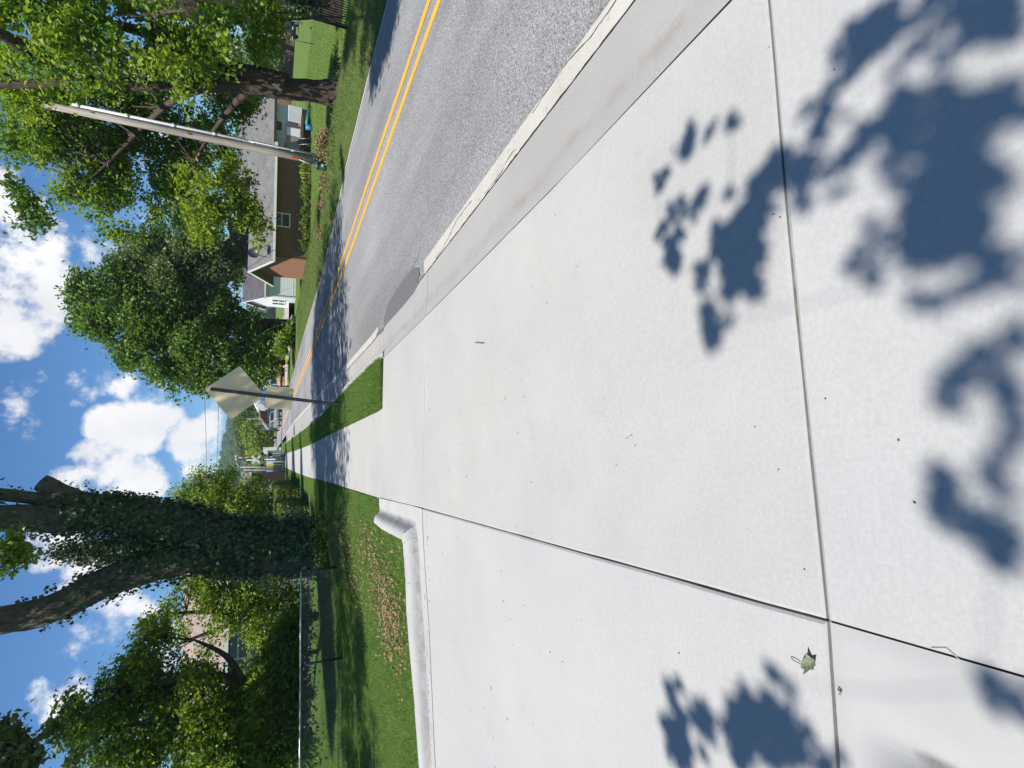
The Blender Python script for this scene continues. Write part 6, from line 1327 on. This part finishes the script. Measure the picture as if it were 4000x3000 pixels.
# ------------------------------------------------------------------ the tree that stands behind the viewer and shades the near concrete
SH3 = [(185, 605, 45), (180, 670, 18), (85, 775, 30), (70, 800, 24), (300, 560, 22), (285, 585, 18), (380, 520, 22), (385, 545, 20), (255, 860, 45), (150, 910, 34), (160, 940, 26), (140, 1070, 46), (135, 1150, 44), (75, 1020, 28), (100, 990, 20), (240, 1170, 40), (255, 1220, 30),
       (360, 1050, 70), (430, 1040, 80), (400, 1110, 80), (450, 1150, 75), (470, 1220, 55), (400, 1240, 60), (340, 1020, 40), (520, 1080, 34), (300, 1360, 50), (300, 1430, 45), (310, 1480, 28), (370, 1390, 28), (480, 950, 60), (500, 880, 55), (520, 820, 55), (580, 760, 60), (640, 700, 60), (600, 690, 40), (380, 850, 26),
       (690, 870, 55), (680, 800, 45), (720, 740, 55), (740, 650, 55), (750, 560, 50), (720, 480, 40), (790, 430, 48), (850, 380, 46), (900, 270, 50), (890, 160, 44), (850, 230, 40), (960, 230, 55), (1000, 130, 75), (1060, 50, 80), (1100, 150, 60), (1000, 200, 50),
       (1150, 240, 50), (1240, 60, 70), (1350, 80, 80), (1450, 60, 90), (1550, 50, 90), (1640, 100, 60), (1450, 150, 60), (1560, 120, 50), (1300, 260, 40), (1380, 190, 40), (1250, 150, 40), (1050, 490, 55), (1000, 560, 55), (940, 640, 55), (890, 700, 60), (830, 760, 50), (1060, 580, 60), (1130, 500, 55), (1210, 450, 46), (1280, 410, 50), (1350, 430, 80), (1450, 480, 85), (1550, 430, 80), (1620, 390, 60), (1640, 470, 50), (1400, 600, 90), (1300, 680, 80), (1450, 690, 75), (1350, 790, 95), (1250, 820, 75), (1170, 840, 45), (1100, 800, 34),
       (1240, 940, 95), (1350, 930, 85), (1450, 830, 75), (1540, 800, 60), (1180, 1000, 75), (1150, 1080, 70), (1070, 1040, 45), (985, 970, 40), (950, 1070, 40), (900, 1140, 36), (990, 1200, 44), (1030, 1130, 50), (1000, 1240, 26), (1290, 1090, 75), (1400, 1100, 65), (1500, 1080, 55), (1500, 1170, 55), (1590, 1150, 55), (1550, 1240, 46), (1350, 1290, 55), (1280, 1340, 44), (1190, 1280, 34), (1430, 1250, 46), (1620, 1220, 46), (880, 510, 24), (870, 835, 34), (1500, 1560, 75), (1400, 1590, 65), (1600, 1500, 75), (1550, 1640, 75), (1650, 1450, 46), (1340, 1630, 40)]
SH4 = [(1350, 60, 60), (1420, 30, 50), (1380, 100, 36), (1560, 130, 46), (1610, 200, 60), (1620, 80, 55), (1310, 450, 75), (1290, 530, 55), (1370, 600, 70), (1350, 400, 44), (1520, 400, 50), (1570, 340, 55), (1600, 440, 70), (1500, 660, 60), (1550, 720, 70), (1610, 760, 50), (1470, 580, 44), (1590, 600, 60), (1430, 640, 44), (1500, 1310, 44), (1560, 1370, 60), (1620, 1420, 50), (1640, 1330, 34),
       (160, 1290, 28), (150, 1350, 40), (165, 1430, 36), (160, 1520, 50), (170, 1610, 55), (270, 1450, 48), (290, 1520, 44), (280, 1410, 34), (250, 1590, 34), (450, 1390, 55), (440, 1470, 60), (430, 1550, 60), (500, 1430, 70), (560, 1340, 50), (600, 1300, 50), (650, 1290, 26), (560, 1420, 55), (620, 1430, 50), (670, 1490, 50), (640, 1560, 70), (560, 1530, 60), (690, 1590, 50), (780, 1630, 50), (450, 1630, 60), (550, 1630, 60), (850, 1620, 30), (125, 1490, 30), (390, 1470, 34)]
tb = np.array([-5.2, -4.6, lz(-5.2, 0) - .1])
SH3 += [(a + 17 * ((a + c) % 3), c + 13 * ((a * 2 + c) % 3), 55) for a in range(1090, 1560, 88) for c in range(440, 1120, 85) if (a - 1590) ** 2 + (c - 640) ** 2 > 130 ** 2 and a - 1090 + 40 > (c - 760) * 0.5 and not (c > 820 and a > 1500)]
ot = thing('shade_tree', tb, 'leafy boughs overhead whose shadows dapple the near concrete', 'tree')
LC, LS, node = [], [], []
sd = to_sun / to_sun[2]
for (ox, oy, L_) in ((2500, 0, SH3), (2500, 1500, SH4)):
    for (a, c, r) in L_:
        px, py = ox + a * .9042, oy + c * .9042; g0 = gp(px, py); g1 = gp(px + r * .9042, py); g2 = gp(px, py + r * .9042); rad = 0.5 * (np.linalg.norm(g1 - g0) + np.linalg.norm(g2 - g0))
        hh = 5.9 + 0.6 * math.sin(g0[0] * 2.1 + g0[1]) + random.uniform(-.25, .25); cpos = g0 + sd * hh; node.append(cpos)
        k = max(3, int(round((rad / 0.042) ** 2 * (3.2 if a > 860 else 2.3))))
        for _ in range(random.choice((0, 1, 1, 2))):              # stray single leaves round each spray
            q_ = rng.uniform(0, 6.28); LC.append(cpos + np.array([math.cos(q_), math.sin(q_), 0]) * rad * random.uniform(1.05, 1.6)); LS.append(random.uniform(.045, .085))
        for _ in range(k):
            u = rng.normal(size=2); u *= rad * 0.98 * rng.uniform() ** .5 / np.linalg.norm(u); LC.append(cpos + np.array([u[0], u[1], 0]) + sd * random.uniform(-.12, .12)); LS.append(min(0.15, rad * 2.2))
# unseen rest of the crown behind the viewer, enlarged to block sky light
P, C = blob_points([(-4.8, -4.0, 6.8, 1.9), (-6.5, -4.5, 7.4, 2.2), (-3.8, -5.4, 7.4, 2.2), (-5.5, -6.5, 7.8, 2.4), (-8.0, -3.4, 7.0, 1.8), (-2.0, -6.6, 8.6, 2.6), (0.8, -7.0, 8.8, 2.5), (3.2, -6.6, 8.4, 2.0), (-9.0, -5.5, 8.2, 2.6)], 720, 26, 0.34, 0.4)
def maple_leaves(C, S):
    """five-pointed leaves facing roughly upward"""
    n = len(C); ang = np.array([90, 54, 20, -8, -40, -90, -140, -172, 160, 126]); rad_ = np.array([1.0, .55, .92, .5, .72, .28, .72, .5, .92, .55]); k = len(ang)
    a0 = rng.uniform(0, 2 * math.pi, n); S = np.asarray(S) * rng.uniform(.8, 1.15, n) * .56
    nr = rng.normal(size=(n, 3)) * .35 + to_sun; nr /= np.linalg.norm(nr, axis=1, keepdims=True); u = np.cross(nr, rng.normal(size=(n, 3))); u /= np.linalg.norm(u, axis=1, keepdims=True); w = np.cross(nr, u)
    A = np.radians(ang)[None] ; V = C[:, None] + S[:, None, None] * rad_[None, :, None] * (np.cos(A)[..., None] * u[:, None] + np.sin(A)[..., None] * w[:, None]); V = np.concatenate([V, C[:, None] - nr[:, None] * S[:, None, None] * .15], 1)
    tri = np.array([[j, (j + 1) % k, k] for j in range(k)]); Fa = tri[None] + (np.arange(n) * (k + 1))[:, None, None]; return V.reshape(-1, 3), Fa.reshape(-1, 3)
V, Fa = maple_leaves(np.array(LC), LS); npmesh('crown', V, Fa, M['leaf_maple'], ot)
V, Fa = leaf_arrays(P, .13, .6); npmesh('crown', V, Fa, M['leaf_maple'], ot)
# twigs: each spray joined to its nearest neighbour nearer the trunk
N_ = np.array(node); fork = np.array([-4.0, -2.6, 5.9]); dist = np.linalg.norm(N_ - fork, axis=1); order = np.argsort(dist); mb = MB()
mb.tube([tb - (0, 0, .1), tb + (0.05, .2, 1.5), tb + (.2, .8, 3.2), fork], [.30, .24, .20, .14], 12, True, .05)
mb.tube([tb + (.2, .8, 3.2), tb + (-.6, .4, 5), tb + (-1, 0, 7.2)], [.15, .11, .04], 8); mb.tube([tb + (.2, .8, 3.2), tb + (.8, -.4, 5), tb + (3.2, -1.6, 7.4), tb + (6.4, -2.4, 8.6)], [.14, .11, .08, .03], 8)
done = [fork]; drad = [.0055]
for i in order:
    Dn = np.array(done); sc_ = np.linalg.norm(Dn - N_[i], axis=1) + .35 * np.linalg.norm(Dn - fork, axis=1); j = int(np.argmin(sc_)); r0 = max(.0025, drad[j] * .8)
    mb.tube([done[j], (done[j] + N_[i]) / 2 + rng.normal(size=3) * .02, N_[i]], [r0, r0 * .85, r0 * .7], 5, False); done.append(N_[i]); drad.append(r0)
mb.build('trunk', M['bark'], ot, True)

# ------------------------------------------------------------------ a fallen leaf and a few twigs on the near slab
lc = gp(3165, 2590, 0.0); e1 = _n(gp(3215, 2590) - lc); e2 = _n(gp(3165, 2560) - lc)
V = []; 
out = [(-.034, .0), (-.030, .022), (-.006, .030), (.004, .050), (.018, .026), (.040, .020), (.026, -.002), (.034, -.026), (.010, -.024), (-.006, -.042), (-.016, -.022), (-.032, -.020)]
def curl(x, y): return lc + e1 * x * .85 * (1 - .25 * (y > .02)) + e2 * y * .80 + np.array([0, 0, .004 + 22.0 * y * y * .55 + 6.0 * x * x + .004 * math.sin(x * 160 + y * 90)])
V = [curl(x, y) for x, y in out] + [curl(0, 0)]
for q in (0.55,): V += [curl(x * q, y * q) for x, y in out]
mb = MB(); mb.add(V, [(i, (i + 1) % 12, 13 + (i + 1) % 12, 13 + i) for i in range(12)] + [(13 + i, 13 + (i + 1) % 12, 12) for i in range(12)]); fl_ = thing('fallen_leaf', lc, 'curled grey-green fallen leaf lying beside the slab joint', 'leaf'); mb.build('blade', M['leaf_wilted'], fl_, True, False)
MB().tube([lc - e1 * .035 + (0, 0, .008), lc - e1 * .06 + e2 * .012 + (0, 0, .012), lc - e1 * .078 + e2 * .022 + (0, 0, .004)], .0016, 5).build('stalk', M['bark'], fl_)
tag(MB().tube([gp(3277, 2690) + (0, 0, .004), gp(3290, 2700) + (0, 0, .008), gp(3283, 2712) + (0, 0, .004)], .0035, 6).build('twig', M['dead']), 'tiny curled reddish husk just left of the fallen leaf', 'twig')
tag(MB().tube([gp(3640, 2531) + (0, 0, .004), gp(3700, 2533) + (0, 0, .005), gp(3752, 2575) + (0, 0, .004)], .0012, 5).build('straw', M['plank']), 'bent dry straw lying across the long slab joint', 'straw')
tag(MB().tube([gp(1856, 1338 + 0) + (0, 0, .003), gp(1890, 1342) + (0, 0, .004)], .003, 5).build('twig', M['bark']), 'short dark twig on the middle of the pale slab', 'twig')

# ------------------------------------------------------------------ air
hm = bpy.data.materials.new('haze_air'); hm.use_nodes = True; ht_ = hm.node_tree; ht_.nodes.clear()
ho = ht_.nodes.new('ShaderNodeOutputMaterial'); hv = ht_.nodes.new('ShaderNodeVolumePrincipled'); hv.inputs['Density'].default_value = 0.00028; hv.inputs['Color'].default_value = (0.86, 0.93, 1.0, 1); hv.inputs['Anisotropy'].default_value = 0.2
ht_.links.new(hv.outputs[0], ho.inputs['Volume'])
hb_ = MB().box((0, 1300, 44), (5200, 3600, 92)); hz = hb_.build('haze', hm); stuff(hz)
